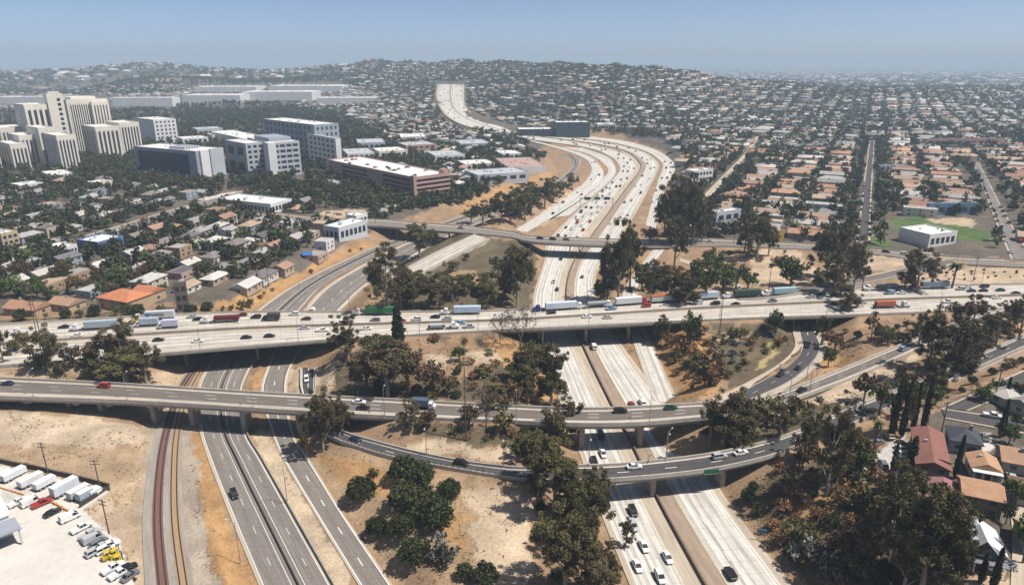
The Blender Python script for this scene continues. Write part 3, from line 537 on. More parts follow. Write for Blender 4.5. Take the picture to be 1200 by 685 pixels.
# ------------------------------------------------------------------ labels that single things out
PEND = []      # (object, description, category, group, x, y)
LM = [(20, 285, 'the tan corner building'), (118, 287, 'the blue flat roofed building'), (75, 288, 'the low white building'), (137, 330, 'the little white box house'), (150, 352, 'the orange roofed house'), (211, 350, 'the square brown tower'), (405, 270, 'the white flat roofed works'),
      (300, 238, 'the sprawling low white building'), (430, 215, 'the pink parking garage'), (205, 198, 'the dark glass block'), (330, 170, 'the grey hospital block'), (75, 165, 'the cream tower hospital'), (188, 155, 'the white slab block'), (1085, 275, 'the big white hall'), (1115, 245, 'the long blue house'), (848, 258, 'the white roofed workshop'), (815, 208, 'the white apartment block'), (668, 150, 'the dark glass warehouse'), (1130, 166, 'the long pink school'),
      (1085, 530, 'the long red roofed building'), (1128, 512, 'the slate roofed house'), (1150, 540, 'the porch house with tan roof'), (1144, 580, 'the olive walled house'), (1156, 635, 'the white gabled house'), (1012, 240, 'the straight avenue'), (1165, 245, 'the wide boulevard'), (850, 205, 'the pale side street'), (200, 255, 'the diagonal street'), (345, 230, 'the garage approach'),
      (60, 235, 'the shady park'), (400, 235, 'the sandy parking lot'), (258, 325, 'the dry grass bank'), (330, 290, 'the grey freeway bank'), (20, 330, 'the western edge of town'), (500, 230, 'the garage corner'), (590, 200, 'the freeway bend'), (1180, 300, 'the boulevard corner'), (920, 270, 'the bungalow court'), (960, 210, 'the upper bungalow court'), (1060, 215, 'the avenue court'), (900, 180, 'the flat grid of streets'),
      (450, 420, 'the bare white patch'), (760, 320, 'the slip road'), (830, 400, 'the orange dry slope'), (950, 400, 'the loop ramp'), (1000, 300, 'the on-ramp'), (640, 620, 'the sandy clearing'), (480, 590, 'the freeway bushes'), (1000, 600, 'the brushy hillside'), (1050, 440, 'the brown ramp bend'), (540, 340, 'the bare concrete ramp'), (120, 420, 'the overpass west foot'), (1150, 400, 'the overpass east end'), (690, 250, 'the sign gantry'), (320, 525, 'the foot of the lower ramp'), (860, 530, 'the lower ramp bridge')]
def later(o, desc, cat, group, x, y): PEND.append((o, desc, cat, group, float(x), float(y)))
TEN = ['', 'first', 'second', 'third', 'fourth', 'fifth', 'sixth', 'seventh', 'eighth', 'ninth', 'tenth', 'eleventh', 'twelfth', 'thirteenth', 'fourteenth', 'fifteenth', 'sixteenth', 'seventeenth', 'eighteenth', 'nineteenth']
TY = {2: 'twent', 3: 'thirt', 4: 'fort', 5: 'fift', 6: 'sixt', 7: 'sevent', 8: 'eight', 9: 'ninet'}
def ordw(n):
    if n < 20: return TEN[n]
    a, b = divmod(n, 10); return TY[a] + ('ieth' if b == 0 else 'y-' + TEN[b])
def settle_labels():
    P = np.array([TP(a, b)[:2] for a, b, _ in LM]); by = {}
    for e in PEND:
        d = np.hypot(P[:, 0] - e[4], P[:, 1] - e[5]); k = int(np.argmin(d)); by.setdefault((e[1], k), []).append((d[k], e))
    for (desc, k), L in by.items():
        L.sort(key=lambda q: q[0])
        for i, (d, e) in enumerate(L):
            lab = f'{desc} next to {LM[k][2]}' if len(L) == 1 else f'{ordw(i + 1)} {desc} out from {LM[k][2]}'
            tag(e[0], lab, e[2], e[3])

# ------------------------------------------------------------------ buildings
GLASSD = mat('dark_glass', (.03, .037, .05), .3, .15, .2, spec=.35)
GLASSB = mat('blue_glass', (.01, .022, .055), .3, .25, .06, spec=.25)
CREAM = mat('cream_concrete', (.68, .63, .54), .9, .1, .06)
WHITEW = mat('white_render', (.66, .65, .63), .85, .08, .1)
ROOFW = mat('white_roof', (.70, .68, .64), .9, .12, .08, var2=.08, scale2=.7)
GREYW = mat('grey_cladding', (.30, .33, .37), .7, .1, .08)
GREYL = mat('light_grey_cladding', (.43, .45, .47), .7, .08, .08)
PINKW = mat('pink_stucco', (.43, .27, .235), .9, .1, .08)
OCC = []       # occupied circles
OCCR = []      # occupied rectangles
def frame(c, top, right, left, ang, lmax=70, lmax2=60):
    """building frame from its front corner: lengths along both faces and the height, all solved on the map"""
    C = TP(*c); a = R(ang); ex = np.array([math.cos(a), math.sin(a)]); ey = np.array([-math.sin(a), math.cos(a)])
    def solve(e, target, sgn, lim):
        ls = np.linspace(.5, lim, 300); p = [S(C[0] + e[0] * l, C[1] + e[1] * l, C[2])[0] for l in ls]
        return float(ls[int(np.argmin(np.abs(np.array(p) - target)))])
    L1 = solve(ex, right, 1, lmax); L2 = solve(ey, left, -1, lmax2) if left is not None else lmax2
    zs = np.linspace(C[2], C[2] + 110, 1101); H = float(zs[int(np.argmin([abs(S(C[0], C[1], z)[1] - top) for z in zs]))]) - C[2]
    m = C[:2] + ex * L1 / 2 + ey * L2 / 2; OCCR.append((m[0], m[1], a, L1 / 2, L2 / 2))
    return C, L1, L2, H, a
def block(b, x0, y0, x1, y1, z0, z1, mi=0, roof=None, par=.8):
    """walls with a parapet; the roof deck lies below the parapet top"""
    b.box(x0, y0, z0, x1, y1, z1, mi, bottom=False)
    if roof is not None: b.box(x0 + .5, y0 + .5, z1 - .02, x1 - .5, y1 - .5, z1 + .06, roof, bottom=False)
    if par:
        for q in ((x0, y0, x1, y0 + .4), (x0, y1 - .4, x1, y1), (x0, y0 + .4, x0 + .4, y1 - .4), (x1 - .4, y0 + .4, x1, y1 - .4)): b.box(q[0], q[1], z1, q[2], q[3], z1 + par, mi, bottom=False)
def facade(parent, face, u0, u1, z0, z1, nu, nz, m, name='window', fill=.6, fz=.6, off=0.0, depth=.08, x_=0.0, y_=0.0):
    """nu x nz openings; face 'x' = the wall y = y_ (facing -Y), face 'y' = the wall x = x_ (facing -X)"""
    du = (u1 - u0) / nu; dz = (z1 - z0) / nz
    for i in range(nu):
        for k in range(nz):
            a, c = u0 + (i + .5 - fill / 2) * du, u0 + (i + .5 + fill / 2) * du; lo, hi = z0 + (k + .5 - fz / 2) * dz, z0 + (k + .5 + fz / 2) * dz
            b = MB()
            if face == 'x': b.box(a, y_ - depth, lo, c, y_ + .3, hi)
            else: b.box(x_ - depth, a, lo, x_ + .3, c, hi)
            b.build(name, m, parent)
def ribs(b, face, u0, u1, z0, z1, n, wd, depth, mi=0, x_=0.0, y_=0.0):
    du = (u1 - u0) / n
    for i in range(n + 1):
        u = u0 + i * du
        if face == 'x': b.box(u - wd / 2, y_ - depth, z0, u + wd / 2, y_ + .1, z1, mi)
        else: b.box(x_ - depth, u - wd / 2, z0, x_ + .1, u + wd / 2, z1, mi)
# --- cream tower hospital
CW_ = [(90, 182, 118, 137, 62, 9, 0), (70, 188, 111, 88, 66, 0, 0), (42, 190, 124, 71, 30, 4, 0), (74, 201, 160, 96, 48, 5, 6), (146, 184, 145, 169, 126, 6, 6), (8, 190, 151, 40, -20, 7, 0), (18, 200, 170, 38, 4, 4, 3), (-2, 203, 172, 4, -20, 2, 2), (54, 196, 151, 72, 40, 3, 0), (118, 187, 150, 146, 98, 5, 4), (30, 196, 160, 50, 8, 4, 0)]
C0 = TP(74, 203); hosp = empty('hospital', C0); tag(hosp, 'stepped cream concrete hospital with tall towers and vertical window bays', 'hospital')
for j, (cx, cy, top, rt, lf, n1, n2) in enumerate(CW_):
    C, L1, L2, H, a = frame((cx, cy), top, rt, lf, 49, 70, 40)
    wg = empty('wing', C - C0, a); wg.parent = hosp
    b = MB(); block(b, 0, 0, L1, L2, -3, H, 0, 1, 1.2)
    if j == 0: b.box(L1 * .55, -5, -3, L1 * .97, .5, H - 2, 0); b.box(L1 * .2, L2 * .3, H, L1 * .8, L2 * .8, H + 3.5, 0)
    if j == 1: b.box(L1 * .15, L2 * .1, H, L1 * .85, L2 * .8, H + 3, 0)
    if n1: ribs(b, 'x', L1 * .06, L1 * (.53 if j == 0 else .94), 0, H - 2.5, n1, L1 * .4 / n1 if j else L1 * .2 / n1, .5)
    if n2: ribs(b, 'y', L2 * .1, L2 * .9, 0, H - 2.5, n2, L2 * .3 / n2, .8)
    b.build('wall', [CREAM, ROOFW], wg)
    if n1: facade(wg, 'x', L1 * .06, L1 * (.53 if j == 0 else .94), 3, H - 4, n1, 1, GLASSD, 'window_bay', .5, .96)
    if j == 0: facade(wg, 'x', L1 * .58, L1 * .94, 3, H - 5, 5, 1, GLASSD, 'window_bay', .42, .96, y_=-5)
    if n2: facade(wg, 'y', L2 * .1, L2 * .9, 3, H - 4, n2, 1, GLASSD, 'window_bay', .4, .94)
    if j == 1: facade(wg, 'x', L1 * .55, L1 * .85, H * .3, H - 3, 1, 9, GLASSD, 'window', .7, .6)
def simple(name, label, cat, c, top, rt, lf, ang, walls, roof=ROOFW, w1=None, w2=None, glass=GLASSD, par=.8, extra=None, lmax=90, lmax2=70, fz=.5, fill=.65):
    C, L1, L2, H, a = frame(c, top, rt, lf, ang, lmax, lmax2); root = empty(name, C, a); tag(root, label, cat)
    b = MB(); block(b, 0, 0, L1, L2, -3, H, 0, None, par); b.build('wall', walls, root)
    b = MB(); b.box(.45, .45, H - .1, L1 - .45, L2 - .45, H + .08, bottom=False); b.build('roof', roof, root)
    for k in range(2 + int(L1 * L2 / 500)):
        x, y = rng.uniform(.15, .8) * L1, rng.uniform(.2, .75) * L2; s = rng.uniform(.8, 1.8)
        MB().box(x, y, H + .05, x + s * 1.5, y + s, H + rng.uniform(1, 2)).build('roof_vent', GREYL, root)
    if w1: facade(root, 'x', L1 * .04, L1 * .96, .4, H - .3, w1[0], w1[1], glass, 'window', fill, fz)
    if w2: facade(root, 'y', L2 * .05, L2 * .95, .4, H - .3, w2[0], w2[1], glass, 'window', fill, fz)
    if extra: extra(root, L1, L2, H)
    return root, C, L1, L2, H, a
simple('apartment_block', 'white slab block with plain tall end wall beside the cream hospital', 'building', (184, 169), 141, 210, 165, 48, WHITEW, ROOFW, (5, 6), None, fill=.45)
# --- dark glass block
def ex1(root, L1, L2, H):
    MB().box(-.5, L2 * .12, H * .2, .3, L2 * .93, H * .9).build('glass_wall', GLASSB, root); MB().box(-3, L2 * .3, H * .16, -.1, L2 * 1.0, H * .19).build('canopy', WHITEW, root)
    MB().box(L1 * .12, -2.0, -1, L1 * .42, .5, H * 1.03).build('stair_tower', WHITEW, root); MB().box(L1 * .48, -1.2, H * .1, L1 * .97, .5, H * 1.04).build('cladding', GREYL, root)
    b = MB()
    for k in range(6): b.box(L1 * .2 + k * 3, L2 * .25, H, L1 * .2 + k * 3 + 2, L2 * .5, H + 2.5)
    b.build('roof_plant', GREYL, root)
simple('office_block', 'modern block with a wide dark blue glass front and white stair tower', 'building', (234, 213), 178, 266, 150, 63, GREYW, ROOFW, None, None, extra=ex1, lmax2=90)
# --- grey hospital block
def ex2(root, L1, L2, H):
    MB().box(-5, -4, -2, 3, 8, H * 1.03).build('stair_tower', WHITEW, root); b = MB(); b.box(L1 * .1, L2 * .2, H, L1 * .9, L2 * .8, H + 4); b.build('penthouse', GREYW, root)
simple('hospital_block', 'grey clad hospital block with banded windows and white stair shaft', 'hospital', (322, 207), 168, 354, 294, 40, GREYL, ROOFW, (4, 6), (4, 6), extra=ex2, fill=.8)
simple('hospital_block', 'tall grey hospital slab with rows of small square windows and a dark end wall', 'hospital', (372, 192), 147, 400, 312, 45, GREYW, ROOFW, (5, 6), (11, 6), fill=.4, lmax2=130)
simple('hospital_block', 'plain pale box wing of the grey hospital facing the dark glass block', 'hospital', (292, 206), 169, 313, 268, 45, GREYL, ROOFW, (3, 6), (2, 2), extra=None, fill=.6)
simple('hospital_block', 'low pale rear wing with long flat roof behind the glass block', 'hospital', (300, 180), 166, 330, 200, 40, WHITEW, ROOFW, (8, 1), None, lmax2=170)
simple('hospital_block', 'white windowed annex in front of the tall grey slab', 'hospital', (396, 200), 163, 402, 362, 40, WHITEW, ROOFW, None, (6, 6), fill=.5)
# --- pink parking garage
C, L1, L2, H, a = frame((486, 236), 209, 528, 336, 42, 70, 150); gar = empty('parking_garage', C, a); tag(gar, 'long pink parking garage with open decks and cars on its roof', 'parking garage')
b = MB()
for k in range(5):
    z = H * k / 5; b.box(0, 0, z + H * .12, L1, L2, z + H * .2, 0)
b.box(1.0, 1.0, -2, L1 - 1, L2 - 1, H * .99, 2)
for y0, y1 in ((0, 3), (L2 * .33, L2 * .5), (L2 * .82, L2 * .95)): b.box(-.4, y0, -2, 1.2, y1, H * 1.05, 0)
b.box(-.4, -.4, -2, 2.5, 4.5, H * 1.1, 0); b.box(L1 - 6, 1, H, L1 - 1, 8, H + 4, 0)
for q in ((0, 0, L1, .4), (0, L2 - .4, L1, L2), (0, .4, .4, L2 - .4), (L1 - .4, .4, L1, L2 - .4)): b.box(q[0], q[1], H * 1.0, q[2], q[3], H + 1.1, 0)
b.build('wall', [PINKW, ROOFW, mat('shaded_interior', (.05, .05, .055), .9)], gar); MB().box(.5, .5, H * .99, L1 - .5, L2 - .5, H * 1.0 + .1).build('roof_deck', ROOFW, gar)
GAR = (C, L1, L2, H, a)
for nm, lab, args in (
    ('clinic_building', 'sprawling low white building with several flat roof levels', ((318, 251), 240, 343, 256, 66, WHITEW, ROOFW, (6, 1), (14, 1))),
    ('warehouse', 'blue flat roofed two-storey building on the diagonal street', ((117, 298), 285, 147, 92, 68, mat('blue_paint', (.10, .19, .36), .8, .15, .2), ROOFW, (7, 2), (4, 2))),
    ('shop_building', 'low white building with flat roof next to the blue building', ((76, 301), 291, 92, 57, 68, WHITEW, ROOFW, (4, 1), (4, 1))),
    ('shop_building', 'tan three-storey building at the edge of the neighbourhood', ((6, 296), 275, 25, -16, 68, mat('tan_render', (.46, .36, .23), .9, .1, .2), ROOFW, (3, 3), (3, 3))),
    ('works_building', 'white flat roofed works with a raised roof box beside the grey freeway', ((398, 284), 268, 431, 381, 60, mat('pale_blue_render', (.5, .53, .56), .8, .08, .2), ROOFW, (6, 1), (3, 1))),
    ('small_house', 'little white box house among pitched roofs', ((138, 333), 322, 156, 120, 68, WHITEW, ROOFW, (3, 1), (2, 1))),
    ('tower_house', 'square brown three-storey tower house above the overpass', ((208, 366), 333, 223, 199, 15, mat('brown_render', (.17, .125, .10), .9, .1, .3), mat('grey_roof', (.28, .28, .27), .9, .1), (2, 3), (2, 3))),
    ('hall', 'big white windowless hall beside the green lawn', ((1087, 291), 276, 1119, 1052, 22, WHITEW, ROOFW, (5, 1), None)),
    ('long_house', 'long blue house behind the lawn', ((1087, 252), 240, 1145, 1084, 5, mat('steel_blue_paint', (.10, .20, .30), .8, .12, .2), ROOFW, (6, 1), None)),
    ('apartment_block', 'white three-storey apartment block above the freeway bend', ((810, 221), 201, 834, 801, 30, WHITEW, ROOFW, (6, 3), (3, 3))),
    ('workshop', 'white roofed workshop by the freeway trees', ((838, 273), 250, 866, 829, 30, GREYL, ROOFW, (3, 2), (2, 1))),
    ('warehouse', 'dark glass warehouse with a white roof line beyond the freeway bend', ((652, 161), 144, 691, 648, 6, mat('slate_cladding', (.03, .05, .065), .5, .1, .1), ROOFW, None, None)),
    ('warehouse', 'dark blue box annex of the glass warehouse', ((608, 159), 152, 650, 605, 6, mat('navy_cladding', (.025, .03, .055), .5, .1, .1), ROOFW, None, None)),
    ('school', 'long low pink school with a white roof among the far houses', ((1082, 172), 163, 1182, 1080, 2, PINKW, ROOFW, (10, 1), None)),
    ('warehouse', 'grey flat roofed shed beside the apartment block', ((560, 215), 206, 620, 545, 25, GREYL, GREYL, (5, 1), None)),
    ('shed', 'long low shed with a dusty pink roof near the garage', ((595, 203), 196, 640, 575, 12, WHITEW, mat('dusty_pink_roof', (.42, .27, .23), .9, .1), None, None)),
    ('warehouse', 'yellow ended house beside the dirt bank', ((904, 283), 272, 918, 890, 20, mat('ochre_paint', (.42, .26, .06), .9, .1), ROOFW, None, None))):
    simple(nm, lab, 'building', *args, lmax=110)
root, C, L1, L2, H, a = simple('office_block', 'flat roofed white block by the sandy parking lot', 'building', (418, 264), 254, 431, 406, 60, WHITEW, ROOFW, (3, 1), None)
for c, top, rt, lf, ang, wm, wn in (((408, 190), 181, 440, 398, 20, WHITEW, 'white'), ((445, 186), 178, 478, 436, 25, CREAM, 'cream'), ((420, 176), 168, 452, 410, 15, GREYL, 'grey'), ((476, 180), 171, 512, 466, 25, PINKW, 'pink'), ((510, 190), 183, 545, 500, 20, WHITEW, 'white'), ((470, 168), 161, 500, 462, 12, WHITEW, 'white'), ((540, 176), 169, 575, 530, 15, GREYL, 'grey'), ((455, 205), 196, 480, 448, 25, CREAM, 'cream'), ((545, 200), 193, 580, 536, 20, CREAM, 'cream'), ((215, 172), 163, 245, 208, 40, WHITEW, 'white'), ((250, 168), 159, 290, 244, 35, CREAM, 'cream'), ((232, 160), 152, 262, 226, 35, GREYL, 'grey'), ((60, 214), 206, 88, 50, 45, WHITEW, 'white'), ((110, 222), 215, 132, 102, 55, CREAM, 'cream'), ((24, 226), 218, 52, 14, 55, WHITEW, 'white'), ((390, 222), 215, 402, 378, 50, GREYL, 'grey'), ((588, 187), 181, 612, 580, 15, WHITEW, 'white'), ((700, 152), 146, 722, 696, 5, WHITEW, 'white'), ((1030, 200), 194, 1062, 1028, 4, GREYL, 'grey'), ((930, 176), 170, 965, 928, 4, WHITEW, 'white')):
    q = simple('low_building', 'low building', 'building', c, top, rt, lf, ang, wm, rng.choice((ROOFW, GREYL)), (5, 1 if c[1] - top < 9 else 2), (4, 1), lmax=60, lmax2=50)
    later(q[0], f'low {wn} flat roofed commercial building', 'building', 'low commercial buildings', q[1][0], q[1][1])
# --- far sheds with long white roofs
for c, top, rt, dp, lab in (((-4, 124), 114, 97, 60, 'long white roofed shed beyond the cream hospital'), ((132, 124), 115, 203, 50, 'second long white roofed shed beyond the cream hospital'), ((214, 122), 112, 282, 110, 'broad white roofed factory below the far ridge'), ((285, 117), 108, 366, 120, 'widest white roofed factory below the far ridge'), ((316, 109), 101, 402, 140, 'pale roofed depot highest under the far ridge'), ((372, 122), 115, 440, 70, 'narrow pale roofed depot beside the far trees'), ((228, 108), 102, 300, 120, 'white roofed depot between the factories and the ridge')):
    simple('factory_shed', lab, 'building', c, top, rt, None, 3, WHITEW, ROOFW, None, None, lmax=500, lmax2=dp)

# ------------------------------------------------------------------ houses
WALLC = [(.55, .52, .47), (.60, .58, .55), (.44, .36, .26), (.36, .25, .16), (.50, .44, .36), (.30, .33, .36), (.42, .30, .24)]
WALLN = ['cream walled', 'white walled', 'tan walled', 'ochre walled', 'buff walled', 'grey walled', 'pink walled']
ROOFC = [(.30, .29, .28), (.42, .40, .37), (.20, .18, .165), (.33, .20, .14), (.52, .50, .46), (.40, .30, .22), (.24, .13, .10), (.13, .125, .13), (.43, .24, .155)]
ROOFN = ['grey roofed', 'pale roofed', 'dark brown roofed', 'terracotta roofed', 'white roofed', 'tan roofed', 'rust roofed', 'charcoal roofed', 'orange roofed']
HW = mat('house_wall', (1, 1, 1), .9, .08, .4, attr='object'); HR = mat('house_roof', (1, 1, 1), .9, .14, .35, attr='object', var2=.12, scale2=2.0)
HWIN = mat('house_window', (.04, .05, .06), .25, spec=.6); HDOOR = mat('house_door', (.16, .09, .05), .7, objvar=.5); TRIM = mat('white_trim', (.68, .67, .64), .8)
def roof_mesh(w, d, h, rise, kind, ov=.5):
    b = MB(); x0, x1, y0, y1 = -w / 2 - ov, w / 2 + ov, -d / 2 - ov, d / 2 + ov; e = h - .12; t = .22
    if kind == 'flat':
        b.box(-w / 2 + .05, -d / 2 + .05, h - .02, w / 2 - .05, d / 2 - .05, h + .18)
        return b
    inset = min(w, d) / 2 if kind == 'hip' else 0
    if w >= d: r0, r1 = (x0 + inset, 0), (x1 - inset, 0)
    else: r0, r1 = (0, y0 + inset), (0, y1 - inset)
    v = [(x0, y0, e), (x1, y0, e), (x1, y1, e), (x0, y1, e), (*r0, e + rise), (*r1, e + rise)]
    v += [(x0, y0, e - t), (x1, y0, e - t), (x1, y1, e - t), (x0, y1, e - t)]
    f = [(0, 1, 5, 4), (2, 3, 4, 5), (1, 2, 5), (3, 0, 4)] if w >= d else [(1, 2, 5, 4), (3, 0, 4, 5), (0, 1, 4), (2, 3, 5)]
    f += [(0, 6, 7, 1), (1, 7, 8, 2), (2, 8, 9, 3), (3, 9, 6, 0), (9, 8, 7, 6)]
    return b.add(v, f)
def house(x, y, rz, w, d, h, kind, wi, ri, detail=2, rise=None, z=None):
    z = gz(x, y) if z is None else z; root = empty('house', (x, y, z), rz)
    rise = rise or min(w, d) * .24
    b = MB(); b.box(-w / 2, -d / 2, -1.5, w / 2, d / 2, h, bottom=False)
    if kind == 'gable':
        if w >= d: b.add([(-w / 2, -d / 2, h), (-w / 2, d / 2, h), (-w / 2, 0, h + rise * .82), (w / 2, -d / 2, h), (w / 2, d / 2, h), (w / 2, 0, h + rise * .82)], [(0, 2, 1), (3, 4, 5)])
        else: b.add([(-w / 2, -d / 2, h), (w / 2, -d / 2, h), (0, -d / 2, h + rise * .82), (-w / 2, d / 2, h), (w / 2, d / 2, h), (0, d / 2, h + rise * .82)], [(0, 1, 2), (3, 5, 4)])
    if kind == 'flat': 
        for q in ((-w / 2, -d / 2, w / 2, -d / 2 + .3), (-w / 2, d / 2 - .3, w / 2, d / 2), (-w / 2, -d / 2 + .3, -w / 2 + .3, d / 2 - .3), (w / 2 - .3, -d / 2 + .3, w / 2, d / 2 - .3)): b.box(*q[:2], h, *q[2:], h + .5)
    o = b.build('wall', HW, root); o.color = (*WALLC[wi], 1)
    ro = roof_mesh(w, d, h, rise, kind).build('roof', HR, root); k = rng.uniform(.8, 1.15); ro.color = (*[c * k for c in ROOFC[ri]], 1)
    if detail >= 1:
        nw = 2 if w < 12 else 3
        for i in range(nw):
            u = -w / 2 + w * (i + .5) / nw; MB().box(u - .75, -d / 2 - .06, 1.0, u + .75, -d / 2 + .1, 2.2).build('window', HWIN, root)
            MB().box(u - .75, d / 2 - .1, 1.0, u + .75, d / 2 + .06, 2.2).build('window', HWIN, root) if detail >= 2 else None
        s = -1 if rng.random() < .5 else 1
        for sx in (-1, 1): MB().box(sx * w / 2 - .08, -.7, 1.0, sx * w / 2 + .08, .9, 2.2).build('window', HWIN, root)
        if h > 4.5:
            for i in range(nw): u = -w / 2 + w * (i + .5) / nw; MB().box(u - .75, -d / 2 - .06, 3.6, u + .75, -d / 2 + .1, 4.8).build('window', HWIN, root)
        MB().box(w * .12 - .5, -d / 2 - .09, 0, w * .12 + .5, -d / 2 + .1, 2.05).build('door', HDOOR, root)
        if kind != 'flat' and rng.random() < .6:
            cx, cy = w * rng.uniform(-.3, .3), d * rng.uniform(-.2, .2); c = MB().box(cx - .4, cy - .4, h, cx + .4, cy + .4, h + rise + .7).build('chimney', GIRD, ro)
        if rng.random() < .4 and kind != 'flat': MB().box(-w * .2, d * .05, h + rise * .55, -w * .2 + .8, d * .05 + .6, h + rise * 1.0).build('roof_vent', GREYL, ro)
    return root
def rdist(x, y, pad=0):
    x = np.atleast_1d(x); y = np.atleast_1d(y); best = np.full(x.shape, 1e9)
    for r in RD.values():
        C = r['C']
        for i in range(0, len(C) - 1):
            d = C[i + 1, :2] - C[i, :2]; t = np.clip(((x - C[i, 0]) * d[0] + (y - C[i, 1]) * d[1]) / (d @ d + 1e-9), 0, 1)
            best = np.minimum(best, np.hypot(x - C[i, 0] - t * d[0], y - C[i, 1] - t * d[1]) - r['hw'][i])
    return best
def occ_free(x, y, r):
    m = np.ones(np.shape(x), bool)
    for ox, oy, orr in OCC: m &= np.hypot(x - ox, y - oy) > orr + r
    for ox, oy, a, hx, hy in OCCR:
        c, s = math.cos(a), math.sin(a); u = (x - ox) * c + (y - oy) * s; v = -(x - ox) * s + (y - oy) * c; m &= (np.abs(u) > hx + r) | (np.abs(v) > hy + r)
    return m
# the nearby corner of the neighbourhood, house by house
def near_house(label, px, py, w, d, h, rz, kind, wcol, rcol, rise=None, parts=None):
    C = TP(px, py); o = house(C[0], C[1], R(rz), w, d, h, kind, 0, 0, 2, rise); tag(o, label, 'house')
    for ch in o.children:
        if ch.name.startswith('wall'): ch.color = (*wcol, 1)
        if ch.name.startswith('roof'): ch.color = (*rcol, 1)
    OCC.append((C[0], C[1], .5 * math.hypot(w, d))); return o, C
near_house('long red-brown roofed apartment building above the truck-free parking court', 1086, 543, 7.6, 21, 5.2, -26, 'gable', (.3, .24, .2), (.23, .105, .085), 1.6)
near_house('rosy roofed building half hidden by hillside trees', 1104, 600, 8, 15, 4.5, -26, 'gable', (.3, .24, .2), (.27, .135, .13), 1.3)
near_house('slate blue hip roofed house beside the dark street', 1127, 522, 7.6, 8.5, 3.6, -24, 'hip', (.3, .33, .38), (.065, .07, .085), 2.2)
o, C = near_house('tan roofed house with a deep white porch', 1150, 553, 6.6, 7, 3.2, -22, 'gable', (.45, .42, .38), (.42, .25, .145), 1.7)
for u in (-3, -1, 1, 3): MB().box(u - .15, -5.4, -1, u + .15, -5.1, 2.7).build('porch_post', TRIM, o)
MB().box(-3.5, -5.7, 2.7, 3.5, -3.6, 2.95).build('porch_roof', TRIM, o)
near_house('olive walled two-storey house under a broad tan roof', 1144, 593, 8.4, 8.4, 5.4, -24, 'gable', (.21, .185, .11), (.40, .235, .14), 1.8)
o, C = near_house('white roofed cross-gabled old house with dark front', 1141, 649, 8.4, 9, 4.4, -20, 'gable', (.085, .09, .095), (.55, .56, .58), 2.8)
b = MB(); b.add([(-3, -5.6, 4.3), (3, -5.6, 4.3), (0, -5.6, 7.6), (-3, 1, 4.3), (3, 1, 4.3), (0, 1, 7.6)], [(0, 2, 5, 3), (2, 1, 4, 5)]); b.build('front_gable', mat('white_shingle', (.55, .56, .58), .9, .1, 1), o)
b = MB(); b.add([(-2.7, -5.3, 4.2), (2.7, -5.3, 4.2), (0, -5.3, 7.1)], [(0, 1, 2)]); b.box(-2.7, -5.3, -.5, 2.7, -4.9, 4.2); b.build('gable_wall', mat('dark_siding', (.07, .075, .08), .8), o)
MB().box(-1.1, -5.45, 3.9, 1.1, -5.2, 5.6).build('gable_window', HWIN, o); MB().box(-1.4, -5.4, 3.7, 1.4, -5.25, 3.9).build('sill', TRIM, o)
for s in (-1, 1): MB().box(s * 3.4 - .7, -4.62, .8, s * 3.4 + .7, -4.4, 2.6).build('window_frame', TRIM, o)
MB().box(-4.7, -7.2, 2.7, 4.7, -5.35, 2.9).build('porch_roof', mat('grey_shingle', (.2, .2, .21), .9, .1, 1), o)
for u in (-4.4, -1.8, 1.8, 4.4): MB().box(u - .12, -7.1, -1, u + .12, -6.85, 2.7).build('porch_post', TRIM, o)
for lab, px, py, w, d, h, rz, k, wc, rc in (('tan roofed house cut by the picture edge beyond the alley', 1194, 546, 10, 9, 3.2, -24, 'gable', (.4, .36, .3), (.36, .22, .14)), ('brown hip roofed house behind green yard trees', 1212, 585, 10, 9, 3.2, -22, 'hip', (.4, .36, .3), (.2, .13, .09)), ('pale roofed house at the street corner among palms', 1178, 470, 9, 8, 3.2, 20, 'hip', (.5, .48, .44), (.45, .42, .38)), ('grey roofed house past the street corner', 1205, 482, 9, 8, 3.2, 18, 'gable', (.5, .46, .4), (.25, .24, .23)), ('low tan roofed house at the bottom corner beside the alley', 1222, 640, 10, 9, 3.2, -22, 'gable', (.45, .4, .33), (.38, .25, .16))):
    near_house(lab, px, py, w, d, h, rz, k, wc, rc)
near_house('orange roofed L-shaped house over the planted bank', 148, 358, 20, 14, 5.5, -22, 'hip', (.42, .31, .20), (.47, .185, .09), 2.6)
near_house('orange roofed wing behind the larger orange roof', 176, 350, 12, 9, 5, -22, 'gable', (.42, .31, .2), (.44, .17, .085), 2)
near_house('tan roofed long house on the planted bank beside the orange roof', 34, 366, 17, 10, 3.6, -12, 'gable', (.4, .28, .2), (.36, .2, .125))
near_house('brown roofed low house left of the square tower house'.replace('left of', 'beside'), 80, 361, 13, 9, 3.6, -18, 'gable', (.42, .32, .22), (.36, .23, .15))
